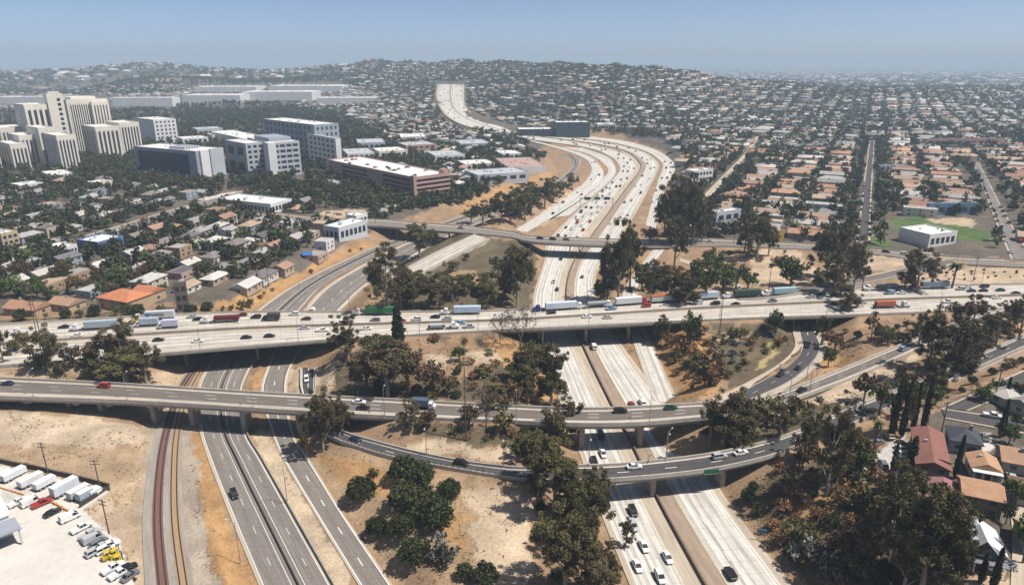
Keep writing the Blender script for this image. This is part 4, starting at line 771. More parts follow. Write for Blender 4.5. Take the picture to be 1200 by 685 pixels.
# town grids
def dirv(a, b):
    d = W(*b, 11)[:2] - W(*a, 11)[:2]; return d / np.linalg.norm(d)
E1 = dirv((1011, 285), (1020, 180)); N1 = np.array([E1[1], -E1[0]]); EW = dirv((103, 280), (294, 224)); NW = np.array([EW[1], -EW[0]])
cand = []
def grid(o, e, n, ni, nj, si, sj, jit, zone, size, rot, pitch):
    i, j = np.meshgrid(np.arange(*ni), np.arange(*nj), indexing='ij'); i = i.ravel(); j = j.ravel()
    x = o[0] + e[0] * i * si + n[0] * j * sj + nr.normal(0, jit, i.shape); y = o[1] + e[1] * i * si + n[1] * j * sj + nr.normal(0, jit, i.shape)
    keep = (y > 330) & (y < 2900) & (np.abs(x) < y * .8 + 30); x, y = x[keep], y[keep]
    z = ground(x, y); px, py = S(x, y, z); m = zone(px, py, x, y) & occ_free(x, y, 7) & (rdist(x, y) > 8); x, y, z, px, py = x[m], y[m], z[m], px[m], py[m]
    ang = math.atan2(rot[1], rot[0])
    for k in range(len(x)): cand.append((y[k], x[k], z[k], ang + rng.gauss(0, .03), *size(), pitch()))
corr = [(300, 372), (420, 275), (470, 250), (540, 240), (600, 215), (640, 185), (590, 165), (530, 152), (509, 125), (509, 95), (548, 95), (550, 130), (600, 148), (760, 155), (800, 180), (800, 215), (800, 280), (800, 372)]
right = lambda px, py, x, y: (px > 795) & (py < 284) & ~inpoly(px, py, corr) & ~inpoly(px, py, [(1030, 254), (1150, 254), (1160, 300), (1005, 300), (1005, 275)]) & (y < 2900) & (px > 780)
PARK = [(-100, 200), (130, 205), (150, 250), (100, 262), (0, 270), (-100, 270)]
HOSPZ = [(-300, 150), (130, 120), (415, 140), (530, 205), (520, 245), (330, 240), (250, 225), (130, 215), (-300, 215)]
left = lambda px, py, x, y: (px < 560) & (py < 366) & (py > 100) & ~inpoly(px, py, corr) & ~inpoly(px, py, HOSPZ) & ~inpoly(px, py, [(225, 372), (262, 345), (310, 335), (440, 272), (470, 280), (300, 372)]) & ~(inpoly(px, py, PARK) & (nr.random(px.shape) < .6)) & ~inpoly(px, py, [(370, 244), (436, 244), (436, 256), (370, 256)]) & ~inpoly(px, py, [(205, 118), (350, 118), (350, 160), (205, 160)])
mid = lambda px, py, x, y: (px >= 400) & (px < 860) & (y > 900) & ~inpoly(px, py, corr) & ~inpoly(px, py, HOSPZ) & ~((px > 795) & (y < 2900))
grid(W(1015, 283, 11), E1, N1, (-2, 180), (-60, 60), 15.5, 33, 1.0, right, lambda: (rng.uniform(17, 28), rng.uniform(9, 11.5), rng.choice((3.2, 3.4, 3.6, 5.8)), rng.choice(('gable', 'gable', 'hip', 'flat'))), N1, lambda: rng.choice((0, 1, 3, 8, 5, 5, 1, 8, 3, 5)))
grid(W(100, 290, 11), EW, NW, (-45, 230), (-75, 60), 17, 23, 2.2, left, lambda: (rng.uniform(10, 16), rng.uniform(8, 10.5), rng.choice((3.2, 3.4, 3.6, 5.8)), rng.choice(('gable', 'hip', 'hip', 'flat'))), EW, lambda: rng.choice((0, 1, 2, 4, 3, 5, 0, 7, 1)))
grid(np.array([0, 1300, 0]), E1, N1, (-30, 120), (-60, 60), 19, 26, 4, mid, lambda: (rng.uniform(11, 18), rng.uniform(9, 12), rng.choice((3.5, 4, 6, 7)), rng.choice(('gable', 'hip', 'flat'))), N1, lambda: rng.choice((0, 2, 3, 5, 0, 7, 1)))
cand.sort(key=lambda q: q[0])
HOUSES = []
NIND = 272
for k, (y, x, z, ang, w_, d_, h_, kind, ri) in enumerate(cand[:NIND]):
    wi = rng.randrange(len(WALLC)); o = house(x, y, ang, w_, d_, h_, kind, wi, ri, 2 if y < 480 else 1 if y < 640 else 0, z=z)
    HOUSES.append((x, y, w_, d_)); OCC.append((x, y, min(w_, d_) * .6))
    later(o, f"{'tall ' if h_ > 5 else ''}{WALLN[wi].split()[0]} {'flat-topped' if kind == 'flat' else 'hipped' if kind == 'hip' else 'gabled'} house, {ROOFN[ri].replace(' roofed', '')} roof,", 'house', 'houses of the neighbourhoods', x, y)
def merged_houses(name, rows, label):
    """all the far houses: walls, pitched roof; one colour for walls and one for the roof of each"""
    n = len(rows); A = np.array([(r[1], r[0], r[2], r[3], r[4], r[5], r[6]) for r in rows]); flat = np.array([r[7] == 'flat' for r in rows])
    hip = np.array([r[7] == 'hip' for r in rows]); rise = np.where(flat, .15, np.minimum(A[:, 4], A[:, 5]) * .24); ins = np.where(flat, A[:, 5] * .45, np.where(hip, A[:, 5] / 2, 0))
    w, d, h = A[:, 4] / 2, A[:, 5] / 2, A[:, 6]; ze = np.zeros(n); o = .5
    V = np.stack([np.stack(q, -1) for q in ((-w, -d, ze - 2), (w, -d, ze - 2), (w, d, ze - 2), (-w, d, ze - 2), (-w, -d, h), (w, -d, h), (w, d, h), (-w, d, h), (-w - o, -d - o, h - .1), (w + o, -d - o, h - .1), (w + o, d + o, h - .1), (-w - o, d + o, h - .1), (-w - o + ins, ze, h + rise), (w + o - ins, ze, h + rise))], 1)
    c, s = np.cos(A[:, 3])[:, None], np.sin(A[:, 3])[:, None]; X = V[:, :, 0] * c - V[:, :, 1] * s + A[:, 0:1]; Y = V[:, :, 0] * s + V[:, :, 1] * c + A[:, 1:2]; Z = V[:, :, 2] + A[:, 2:3]
    V = np.stack([X, Y, Z], -1).reshape(-1, 3)
    F = np.array([(0, 1, 5, 4), (1, 2, 6, 5), (2, 3, 7, 6), (3, 0, 4, 7), (8, 9, 13, 12), (10, 11, 12, 13), (9, 10, 13, 13), (11, 8, 12, 12)])
    tri = F.copy(); Q = (np.arange(n)[:, None, None] * 14 + F[None]).reshape(-1, 4)
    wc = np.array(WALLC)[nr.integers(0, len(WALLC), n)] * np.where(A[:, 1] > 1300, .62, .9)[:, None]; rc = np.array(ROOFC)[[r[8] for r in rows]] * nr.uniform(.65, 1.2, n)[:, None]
    Cc = np.concatenate([np.repeat(wc[:, None], 4, 1), np.repeat(rc[:, None], 4, 1)], 1).reshape(-1, 3)
    # the triangular hip ends as true triangles
    isq = np.tile([True] * 6 + [False] * 2, n); T = Q[~isq][:, :3]; Q4 = Q[isq]
    me = bpy.data.meshes.new(name); me.vertices.add(len(V)); me.vertices.foreach_set('co', V.astype(np.float32).ravel()); L = np.concatenate([Q4.ravel(), T.ravel()]).astype(np.int32)
    me.loops.add(len(L)); me.loops.foreach_set('vertex_index', L); me.polygons.add(len(Q4) + len(T))
    me.polygons.foreach_set('loop_start', np.concatenate([np.arange(len(Q4)) * 4, len(Q4) * 4 + np.arange(len(T)) * 3]).astype(np.int32))
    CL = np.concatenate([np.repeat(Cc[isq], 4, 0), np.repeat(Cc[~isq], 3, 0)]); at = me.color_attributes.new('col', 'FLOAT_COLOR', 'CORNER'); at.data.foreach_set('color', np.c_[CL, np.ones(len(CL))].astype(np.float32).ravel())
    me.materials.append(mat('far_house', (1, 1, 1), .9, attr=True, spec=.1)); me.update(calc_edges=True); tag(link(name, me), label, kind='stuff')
far = [(*q[:8], q[8] if q[0] < 900 else rng.choice((0, 1, 4, 5, 0, 2, 7, 3, 1))) for q in cand[NIND:] if q[0] < 1250 or rng.random() < (.6 if q[1] < 350 else .92)]
# sparser, larger roofs out to the horizon
n2 = 13000; yy = np.sqrt(nr.uniform(2700 ** 2, 9500 ** 2, n2)); uu = nr.uniform(-.82, .82, n2); xx = uu * yy; z2 = ground(xx, yy); pxx, pyy = S(xx, yy, z2)
for k in range(n2):
    s = rng.choice((1, 1, 1.3, 2.2)) * (1 + yy[k] / 9000)
    far.append((yy[k], xx[k], z2[k], rng.choice((.1, .1 + math.pi / 2)) + rng.gauss(0, .1), 16 * s, 11 * s, rng.choice((3.5, 5, 7)), rng.choice(('gable', 'hip', 'flat')), rng.choice((0, 1, 4, 1, 5, 3, 4))))
merged_houses('distant_houses', far, 'thousands of small houses of the far suburbs')
# ------------------------------------------------------------------ trees and shrubs
LEAF = mat('foliage', (1, 1, 1), .75, attr=True, objvar=.28, spec=.15)
LEAFF = mat('far_foliage', (1, 1, 1), .9, attr=True, spec=.05)
BARK = mat('bark', (.13, .10, .075), .9, .2, 1.5); BARKP = mat('pale_bark', (.30, .25, .20), .9, .2, 1.5)
g4 = np.random.default_rng(5)
def leaf_quads(P, size, asp=.55, flat=0.0):
    n = len(P); a = g4.normal(size=(n, 3)); a[:, 2] *= (1 - flat); a /= np.linalg.norm(a, axis=1)[:, None]; b = np.cross(a, g4.normal(size=(n, 3))); b /= np.linalg.norm(b, axis=1)[:, None]
    s = (size * g4.uniform(.6, 1.35, n))[:, None]; a = a * s; b = b * s * asp
    return np.stack([P - a, P - b * .9 + a * .1, P + a, P + b], 1).reshape(-1, 3)
def clumps(cs, rs, m, col, size, colvar=.35, sq=.8, shell=.5):
    """leaf-sized faces round clump centres"""
    P = []; C = []
    for c, r, in zip(cs, rs):
        k = int(m * r * r); d = g4.normal(size=(k, 3)); d /= np.linalg.norm(d, axis=1)[:, None]; q = g4.uniform(shell, 1.0, k) ** .7
        p = d * (q * r)[:, None]; p[:, 2] *= sq; P.append(np.array(c) + p)
        tone = g4.uniform(1 - colvar, 1 + colvar); C.append(np.array(col) * tone * g4.uniform(.8, 1.2, (k, 1)) * np.array([1, 1, 1]) + g4.normal(0, .004, (k, 3)))
    P = np.concatenate(P); C = np.clip(np.concatenate(C), .008, 1)
    return leaf_quads(P, size), C
def crown_mesh(name, V, C):
    return fast_mesh(name, V, np.arange(len(V)).reshape(-1, 4), [LEAF], C)
def species_gum(col, h=16.0):
    b = MB(); b.tube([(0, 0, -1), (.1, 0, h * .2), (.25, .1, h * .42), (.2, .3, h * .7)], [.42, .34, .27, .1], 7); cs = []; rs = []
    for i in range(11):
        a = g4.uniform(0, 6.28); z0 = h * g4.uniform(.13, .52); l = h * g4.uniform(.12, .27); z1 = z0 + h * g4.uniform(.06, .32); e = np.array([math.cos(a) * l, math.sin(a) * l, z1])
        b.tube([(.15, .1, z0), (e[0] * .5, e[1] * .5, (z0 + z1) / 2 - .3), e], [.17, .12, .05], 5); cs.append(e); rs.append(h * g4.uniform(.05, .09))
        for _ in range(6): q = e + g4.normal(0, h * .065, 3); cs.append(q); rs.append(h * g4.uniform(.03, .075))
    for _ in range(14): cs.append(np.array([g4.normal(0, h * .08), g4.normal(0, h * .08), h * g4.uniform(.6, .95)])); rs.append(h * g4.uniform(.035, .075))
    V, C = clumps(cs, rs, 210, col, .2, .45, .85, .1)
    return b, V, C, BARKP
def species_round(col, h=8.0, m=42, leaf=.36, trunk=.22):
    b = MB(); b.tube([(0, 0, -1), (0, .05, h * .3), (.1, 0, h * .6)], [trunk * 1.3, trunk, trunk * .5], 6); cs = [np.array([0, 0, h * .58])]; rs = [h * .24]
    for i in range(26):
        a = g4.uniform(0, 6.28); q = h * g4.uniform(.12, .36); cs.append(np.array([math.cos(a) * q, math.sin(a) * q, h * g4.uniform(.36, .82)])); rs.append(h * g4.uniform(.07, .15))
    for i in range(3): a = i * 2.1; b.tube([(0, 0, h * .25), (math.cos(a) * h * .2, math.sin(a) * h * .2, h * .5)], [trunk * .7, trunk * .25], 5)
    V, C = clumps(cs, rs, m, col, leaf, .3, .85, .35); return b, V, C, BARK
def species_shrub(col, h=3.0, leaf=.25, m=70, spread=.55):
    b = MB(); cs = []; rs = []
    for i in range(18):
        a = g4.uniform(0, 6.28); q = h * g4.uniform(0, spread); cs.append(np.array([math.cos(a) * q, math.sin(a) * q, h * g4.uniform(.2, .68)])); rs.append(h * g4.uniform(.13, .26))
    for i in range(4): a = i * 1.6; b.tube([(0, 0, -.4), (math.cos(a) * h * .25, math.sin(a) * h * .25, h * .5)], [.09, .03], 4)
    V, C = clumps(cs, rs, m, col, leaf, .35, .85, .3); return b, V, C, BARK
def species_bush(col, h=3.0):
    b = MB(); cs = []; rs = []
    for i in range(46):
        z = 1 - 1.25 * (i + .5) / 46; a = i * 2.39996; q = math.sqrt(max(0, 1 - z * z)); k = g4.uniform(.8, 1.06); cs.append(np.array([q * math.cos(a) * h * .48 * k, q * math.sin(a) * h * .48 * k, h * (.42 + .44 * z * k)])); rs.append(h * g4.uniform(.1, .17))
    cs.append(np.array([0, 0, h * .42])); rs.append(h * .4)
    for i in range(4): a = i * 1.6; b.tube([(0, 0, -.4), (math.cos(a) * h * .2, math.sin(a) * h * .2, h * .4)], [.09, .03], 4)
    V, C = clumps(cs, rs, 190, col, .17, .35, .9, .3); return b, V, C, BARK
def species_column(col, h=12.0, r=1.15):
    b = MB(); b.tube([(0, 0, -1), (0, 0, h * .9)], [.2, .05], 5); n = 900; z = g4.uniform(.03, 1, n); rr = r * np.sqrt(np.clip(np.minimum(z * 7, (1 - z) * 1.5), .02, 1)) * g4.uniform(.5, 1.08, n); a = g4.uniform(0, 6.28, n)
    P = np.c_[rr * np.cos(a), rr * np.sin(a), z * h]; C = np.array(col) * g4.uniform(.65, 1.35, (n, 1)); return b, leaf_quads(P, .5, .5), C, BARK
def species_cone(col, h=14.0, r=3.4):
    b = MB(); b.tube([(0, 0, -1), (0, 0, h * .95)], [.3, .05], 6); P = []
    for k in range(14):
        z = h * (.14 + .84 * k / 14); R0 = r * (1 - k / 14.5)
        for j in range(8): a = g4.uniform(0, 6.28); t = g4.uniform(.25, 1, 11); P.append(np.c_[np.cos(a) * t * R0, np.sin(a) * t * R0, z - t * .9 + g4.normal(0, .2, 11)] + g4.normal(0, .16, (11, 3)))
    P = np.concatenate(P); C = np.array(col) * g4.uniform(.6, 1.4, (len(P), 1)); return b, leaf_quads(P, .55, .45), C, BARK
def species_palm(col, h=9.0):
    b = MB(); b.tube([(0, 0, -1), (.15, 0, h * .5), (.1, 0, h)], [.3, .22, .2], 7); V = []; C = []
    for i in range(46):
        a = g4.uniform(0, 6.28); el = g4.uniform(-.5, 1.2); L = g4.uniform(1.9, 2.7); d = np.array([math.cos(a), math.sin(a)]); s = np.array([-d[1], d[0], 0]) * .3; pts = []
        for t in (0, .35, .7, 1.0): q = L * t; pts.append(np.array([.1 + d[0] * q * math.cos(el * (1 - .4 * t)), d[1] * q * math.cos(el * (1 - .4 * t)), h + q * math.sin(el) - 1.15 * t * t * L * .5]))
        wd = (.5, 1.1, .8, .1)
        for k in range(3): V += [pts[k] - s * wd[k], pts[k + 1] - s * wd[k + 1], pts[k + 1] + s * wd[k + 1], pts[k] + s * wd[k]]; C.append(np.array(col) * g4.uniform(.6, 1.4))
    return b, np.array(V), np.array(C), BARK
def species_bare(h=11.0):
    b = MB(); b.tube([(0, 0, -1), (0, 0, h * .25)], [.3, .22], 6); tips = []
    def grow(p, d, l, r, k):
        e = p + d * l; b.tube([p, e], [r, r * .55], 4 if k > 1 else 5, cap=False)
        if k >= 4: tips.append(e); return
        for _ in range(3): q = d + g4.normal(0, .45, 3); q[2] += .12; grow(e, q / np.linalg.norm(q), l * .72, r * .55, k + 1)
    for i in range(4): q = np.array([math.cos(i * 1.6), math.sin(i * 1.6), 1.5]); grow(np.array([0, 0, h * .24]), q / np.linalg.norm(q), h * .26, .17, 0)
    T = np.array(tips); P = np.repeat(T, 2, 0) + g4.normal(0, .25, (len(T) * 2, 3)); C = np.array((.11, .075, .07)) * g4.uniform(.6, 1.4, (len(P), 1)); return b, leaf_quads(P, .3, .35), C, BARK
SPEC = {}
def reg(key, h, gen, n):
    L = []
    for i in range(n):
        b, V, C, bk = gen(); L.append((b.mesh('trunk', [bk]), crown_mesh('crown', V, C), float(np.ptp(V[:, 0]) + np.ptp(V[:, 1])) / 2, float(V[:, 2].max())))
    SPEC[key] = L
reg('gum', 16, lambda: species_gum((.115, .092, .046)), 4); reg('gumd', 16, lambda: species_gum((.108, .093, .040)), 4)
reg('oak', 8, lambda: species_round((.075, .092, .03)), 4); reg('green', 8, lambda: species_round((.085, .115, .030)), 3); reg('brown', 8, lambda: species_round((.115, .072, .042)), 3)
reg('bush', 3, lambda: species_bush((.044, .054, .020)), 4); reg('olive', 3, lambda: species_shrub((.135, .115, .045)), 3); reg('dry', 3, lambda: species_shrub((.235, .13, .06)), 3); reg('sage', 3, lambda: species_shrub((.15, .15, .125)), 2)
reg('cypress', 12, lambda: species_column((.038, .046, .022)), 2); reg('cone', 14, lambda: species_cone((.045, .058, .03)), 2); reg('palm', 9, lambda: species_palm((.055, .07, .03)), 2); reg('bare', 11, species_bare, 2)
NAMES = {'gum': ('eucalyptus_tree', 'brownish eucalyptus', 'tree', 'trees'), 'gumd': ('eucalyptus_tree', 'dark eucalyptus', 'tree', 'trees'), 'oak': ('leafy_tree', 'round dark green tree', 'tree', 'trees'), 'green': ('leafy_tree', 'bright green leafy tree', 'tree', 'trees'), 'brown': ('leafy_tree', 'brown leaved tree', 'tree', 'trees'),
    'bush': ('shrub', 'dense green shrub', 'shrub', 'shrubs'), 'olive': ('shrub', 'olive green shrub', 'shrub', 'shrubs'), 'dry': ('shrub', 'dry rust brown shrub', 'shrub', 'shrubs'), 'sage': ('shrub', 'pale grey sage shrub', 'shrub', 'shrubs'), 'cypress': ('cypress_tree', 'slim dark cypress', 'tree', 'trees'), 'cone': ('conifer_tree', 'dark pointed conifer', 'tree', 'trees'), 'palm': ('palm_tree', 'palm with drooping fronds', 'tree', 'trees'), 'bare': ('bare_tree', 'nearly leafless twiggy tree', 'tree', 'trees')}
NT = {'tree': 0, 'shrub': 0}
def plant(sp, x, y, h, wdt=None, z=None):
    tr, cr, w0, h0 = rng.choice(SPEC[sp]); nm, ds, ct, grp = NAMES[sp]
    z = gz(x, y) if z is None else z; root = empty(nm, (x, y, z), rng.uniform(0, 6.28)); k = h / h0; kw = (wdt / w0) if wdt else k * rng.uniform(.85, 1.15); root.scale = (kw, kw, k)
    link('trunk', tr, root); link('crown', cr, root); NT[ct] += 1
    sz = 'very large' if h > 19 else 'large' if h > 13 else 'medium' if h > 7 else 'small'
    if ct == 'shrub': sz = 'big' if h > 4 else 'low'
    later(root, f'{sz} {ds}', ct, 'trees around the interchange' if ct == 'tree' else 'shrubs on the slopes', x, y); return root
def plant_px(sp, px, py, top, wpx):
    if NAMES[sp][2] == 'shrub':
        C = TP(px, py - .32 * wpx); dep = C[1] * math.cos(PITCH) - (C[2] - CH) * math.sin(PITCH); wm = wpx * dep / FPX; return plant(sp, C[0], C[1], wm * .8, wm, C[2])
    C = TP(px, py); zs = np.linspace(C[2] + .5, C[2] + 45, 300); h = float(zs[int(np.argmin([abs(S(C[0], C[1], q)[1] - top) for q in zs]))] - C[2])
    dep = C[1] * math.cos(PITCH) - (C[2] - CH) * math.sin(PITCH); plant(sp, C[0], C[1], h, wpx * dep / FPX, C[2])
TREES = '''gumd 650 604 515 74;gumd 682 645 562 66;gumd 662 690 598 80;gumd 698 604 545 44;gumd 630 566 506 52;gum 708 690 636 34;gum 690 700 640 60;oak 676 612 566 50;gumd 733 640 606 20
bush 424 596 558 38;bush 443 636 598 31;bush 474 575 543 40;bush 494 578 546 36;bush 474 607 566 42;bush 527 592 565 31;bush 498 618 578 46;bush 512 630 592 44;bush 486 672 634 42;sage 519 670 629 42;bush 545 684 660 24;bush 568 696 661 36;olive 439 562 545 15;bush 470 640 606 36
gum 379 528 455 46;gum 398 512 462 32;gum 360 540 492 16;gum 480 500 467 30;gum 150 447 374 64;gum 128 446 392 46;gumd 172 449 398 44;gumd 148 452 408 60;gum 58 436 380 40;gum 4 424 384 26;olive 20 420 408 30;brown 86 430 404 28;olive 104 440 424 24;olive 46 440 424 26;brown 110 428 402 24;olive 70 448 430 22
gum 408 424 368 44;cypress 467 404 356 18;gum 455 466 393 82;brown 430 462 412 50;brown 478 462 402 46;oak 440 428 392 40;brown 508 462 424 36;olive 568 450 426 26;green 538 424 404 20;olive 525 470 446 30;olive 575 490 462 40;brown 595 475 446 36;bare 610 408 360 54;bare 586 402 366 30;gumd 625 456 400 54;gumd 646 478 402 46;gumd 618 470 424 40;gum 664 512 464 40;gumd 650 520 480 36;oak 604 446 420 32;bare 570 500 452 36;brown 550 500 474 30;olive 590 512 494 30;oak 625 530 505 40;gumd 610 540 508 30;brown 500 500 480 24
gum 455 366 284 56;gum 470 362 306 50;gumd 492 300 262 40;gumd 505 288 268 24;gumd 485 360 320 46;gum 512 358 318 58;gumd 530 350 322 36;gumd 566 364 320 42;gumd 606 362 288 40;gumd 592 348 316 34;oak 545 345 320 26;oak 584 322 300 26;oak 604 308 288 24;gumd 615 330 302 26;oak 520 352 330 22
gumd 566 264 234 30;gumd 588 260 224 32;gumd 606 254 216 34;gumd 622 250 212 32;gumd 638 244 208 30;gumd 648 236 206 24;gumd 670 222 202 18;gumd 598 262 232 30;gumd 615 258 222 26;oak 660 228 212 14;gumd 552 262 240 22
gumd 724 352 252 44;gumd 738 338 268 32;gumd 712 350 284 30;oak 752 340 306 24;oak 704 356 326 20;gumd 786 282 190 38;gumd 800 288 212 40;gumd 812 286 222 36;gumd 790 312 252 32;gumd 822 284 232 30;gumd 778 276 226 24;gumd 806 276 200 30;brown 762 284 266 24;gumd 764 357 304 44;gumd 786 352 312 36;gumd 803 358 318 40;oak 826 350 312 36;oak 846 346 304 36;oak 862 340 308 30;oak 876 340 318 26;oak 815 335 300 26;oak 838 322 292 30
gumd 886 304 246 40;gumd 872 296 260 26;gumd 900 300 264 24;oak 926 338 298 34;gum 968 326 262 40;gum 986 336 264 44;gum 976 352 296 46;gum 1000 340 292 34;gum 1074 342 288 42;gum 1060 338 304 24;palm 1115 338 308 20;gum 988 368 332 40;oak 908 392 362 18;gumd 775 402 368 24;green 808 408 364 26;gum 834 440 404 28;olive 812 440 422 26;dry 800 424 404 30;dry 815 404 388 26;dry 784 410 394 20;dry 832 462 440 34;oak 860 400 384 18;olive 900 395 380 22;oak 826 452 424 24
gum 850 528 452 62;gum 832 520 478 32;gum 872 516 470 40;gumd 862 534 486 46;olive 900 508 480 40;olive 925 500 474 36;olive 880 500 476 32;gum 912 512 472 34;gum 968 580 468 56;gumd 980 568 492 34;gum 946 540 486 34;gumd 990 556 484 34;oak 1006 560 520 40;brown 940 548 512 36;brown 1012 470 434 30;oak 1030 486 446 34
gum 1048 506 426 34;cypress 1044 512 446 10;cypress 1056 512 444 10;cypress 1069 504 446 8;cypress 1081 504 442 9;gum 1104 452 354 66;gumd 1088 430 362 46;gum 1130 428 372 50;gum 1116 440 384 40;gumd 1092 462 410 36;gum 1166 408 366 40;gum 1150 396 356 34;gum 1194 396 340 34;gum 1140 380 344 30;gum 1180 382 350 26;gum 1076 404 366 30;green 1078 470 450 24;green 1096 474 454 26;oak 1064 484 456 24;oak 1040 404 384 20;oak 1032 398 382 24;oak 1058 402 390 22;gum 962 404 370 20;brown 978 412 388 28;oak 970 430 404 18;gum 1020 400 364 18
palm 1021 540 492 16;cypress 1046 553 518 9;cypress 1066 552 510 14;cypress 1119 560 508 9;cypress 1172 512 466 9;cypress 1163 690 640 12;cypress 1149 682 646 10;cypress 1178 470 440 7;green 1186 592 560 30;green 1198 660 600 34;oak 1182 520 496 24;oak 1150 470 450 24;oak 1190 470 446 22;oak 1166 462 444 20;green 1178 614 588 18;oak 1132 606 582 12;green 1190 500 482 14
gumd 1078 700 566 84;gumd 1044 664 552 62;gumd 1100 664 572 64;gumd 1062 622 548 56;olive 1010 610 575 44;dry 990 600 570 36;gumd 1114 692 610 44;gum 1046 596 538 40;olive 1000 690 640 50;gumd 1056 700 610 60;oak 1120 650 616 26;brown 985 660 615 46;brown 1010 670 620 44;sage 945 668 640 44;sage 975 690 652 44;olive 935 648 612 40'''
for ln in TREES.split('\n'):
    for q in ln.split(';'):
        a = q.split(); plant_px(a[0], *[float(v) for v in a[1:]])
# brush on the hillside and on the islands
def scatter(poly, n, sps, hh, rmin=3.5):
    P = []; xs = [p[0] for p in poly]; ys = [p[1] for p in poly]; t = 0
    while len(P) < n and t < n * 12:
        t += 1; a, b_ = rng.uniform(min(xs), max(xs)), rng.uniform(min(ys), max(ys))
        if not inpoly(np.array([a]), np.array([b_]), poly)[0]: continue
        C = TP(a, b_)
        if rdist(C[0], C[1])[0] < 2.5 or not occ_free(C[0], C[1], 2): continue
        if any(math.hypot(C[0] - q[0], C[1] - q[1]) < rmin for q in P): continue
        P.append(C); plant(rng.choice(sps), C[0], C[1], rng.uniform(*hh), None, C[2])
scatter([(862, 575), (930, 540), (1010, 520), (1060, 560), (1110, 640), (1120, 690), (960, 690), (915, 650)], 70, ['olive', 'dry', 'dry', 'dry', 'olive', 'bush', 'sage', 'dry'], (2.0, 4.2), 3.6)
scatter([(395, 430), (440, 405), (600, 392), (655, 400), (672, 476), (590, 470), (420, 462)], 34, ['olive', 'dry', 'bush', 'dry', 'olive'], (1.8, 3.8), 4)
scatter([(610, 500), (660, 505), (640, 560), (720, 575), (722, 690), (640, 690), (632, 590)], 26, ['olive', 'bush', 'dry'], (2, 4), 4)
scatter([(775, 400), (935, 380), (930, 420), (860, 455), (800, 460)], 46, ['olive', 'dry', 'dry', 'sage', 'olive'], (1.8, 4.2), 3.2)
scatter([(985, 380), (1080, 375), (1060, 400), (985, 412)], 10, ['bush', 'dry'], (2, 4), 4)
scatter([(880, 482), (1000, 448), (1085, 420), (1085, 440), (1000, 480), (900, 505)], 26, ['olive', 'sage', 'sage', 'dry'], (1.4, 3), 4)
scatter([(0, 372), (200, 366), (300, 360), (300, 364), (0, 384)], 24, ['bush', 'oak', 'bush'], (3, 6), 4)
scatter([(235, 362), (300, 345), (420, 284), (430, 290), (300, 360)], 16, ['olive', 'dry', 'olive'], (1.5, 3), 5)
scatter([(440, 330), (560, 290), (625, 300), (622, 360), (440, 362)], 16, ['bush', 'oak', 'olive'], (3, 7), 5)
scatter([(480, 500), (610, 505), (640, 520), (600, 526)], 9, ['olive', 'dry'], (1.5, 3), 4)
scatter([(740, 296), (900, 296), (950, 330), (880, 345), (745, 352)], 18, ['bush', 'dry', 'oak'], (2, 6), 5)
scatter([(1120, 316), (1220, 318), (1220, 331), (1090, 332)], 26, ['bush'], (.8, 1.3), 5)
scatter([(890, 296), (1090, 298), (1000, 322), (890, 334)], 14, ['bush', 'oak'], (1, 4), 5)
scatter([(1115, 450), (1200, 412), (1200, 428), (1110, 470)], 9, ['bush', 'olive'], (2, 4), 4)
# neighbourhood trees one by one while they are few, then the far ones as one mass
tc = []
def tree_cands(n, y0, y1, zone, dens):
    yy = np.sqrt(nr.uniform(y0 ** 2, y1 ** 2, n)); xx = nr.uniform(-.84, .84, n) * yy; z = ground(xx, yy); px, py = S(xx, yy, z)
    m = zone(px, py, xx, yy) & occ_free(xx, yy, .6); m &= (_vnoise(xx, yy, 140, 41) + .6 * _vnoise(xx, yy, 50, 42) + nr.uniform(-.5, .5, n)) > dens
    q = np.nonzero(m)[0]; q = q[rdist(xx[q], yy[q]) > 3.0]
    return xx[q], yy[q], z[q], px[q], py[q]
dry_ = [(735, 285), (900, 288), (1110, 300), (1300, 310), (1300, 340), (720, 352)]
zt = lambda px, py, x, y: ~inpoly(px, py, corr) & (py < np.interp(px, [0, 300, 420, 800, 1200], [364, 340, 270, 282, 300])) & ~inpoly(px, py, [(1040, 250), (1165, 255), (1165, 300), (1000, 300)]) & ~inpoly(px, py, [(370, 244), (436, 244), (436, 256), (370, 256)])
x1, y1, z1, px1, py1 = tree_cands(17000, 320, 1000, lambda *a: zt(*a) & ~((a[0] > 880) & (nr.random(a[0].shape) < .45)), -.12)
xh, yh, zh, _, _ = tree_cands(9000, 320, 640, lambda *a: zt(*a) & ~((a[0] > 880) & (nr.random(a[0].shape) < .5)), -.18)
xg, yg, zg, pxg, pyg = tree_cands(3600, 550, 1000, lambda px, py, x, y: inpoly(px, py, [(-100, 216), (90, 214), (255, 218), (340, 228), (330, 240), (240, 236), (150, 250), (100, 262), (0, 270), (-100, 270)]) | inpoly(px, py, [(97, 196), (150, 190), (150, 215), (92, 215)]), -.45)
x1, y1, z1 = np.concatenate([x1, xg, xh]), np.concatenate([y1, yg, yh]), np.concatenate([z1, zg, zh])
o_ = np.argsort(y1); x1, y1, z1 = x1[o_], y1[o_], z1[o_]
left_ = max(0, 296 - NT['tree']); print('trees placed', NT, 'room', left_)
for k in range(min(left_, len(x1))):
    plant(rng.choice(['oak', 'oak', 'gumd', 'oak', 'cypress', 'green', 'cone', 'palm', 'brown', 'oak']), x1[k], y1[k], rng.choice((4.5, 6, 7, 8, 10, 12)), None, z1[k])
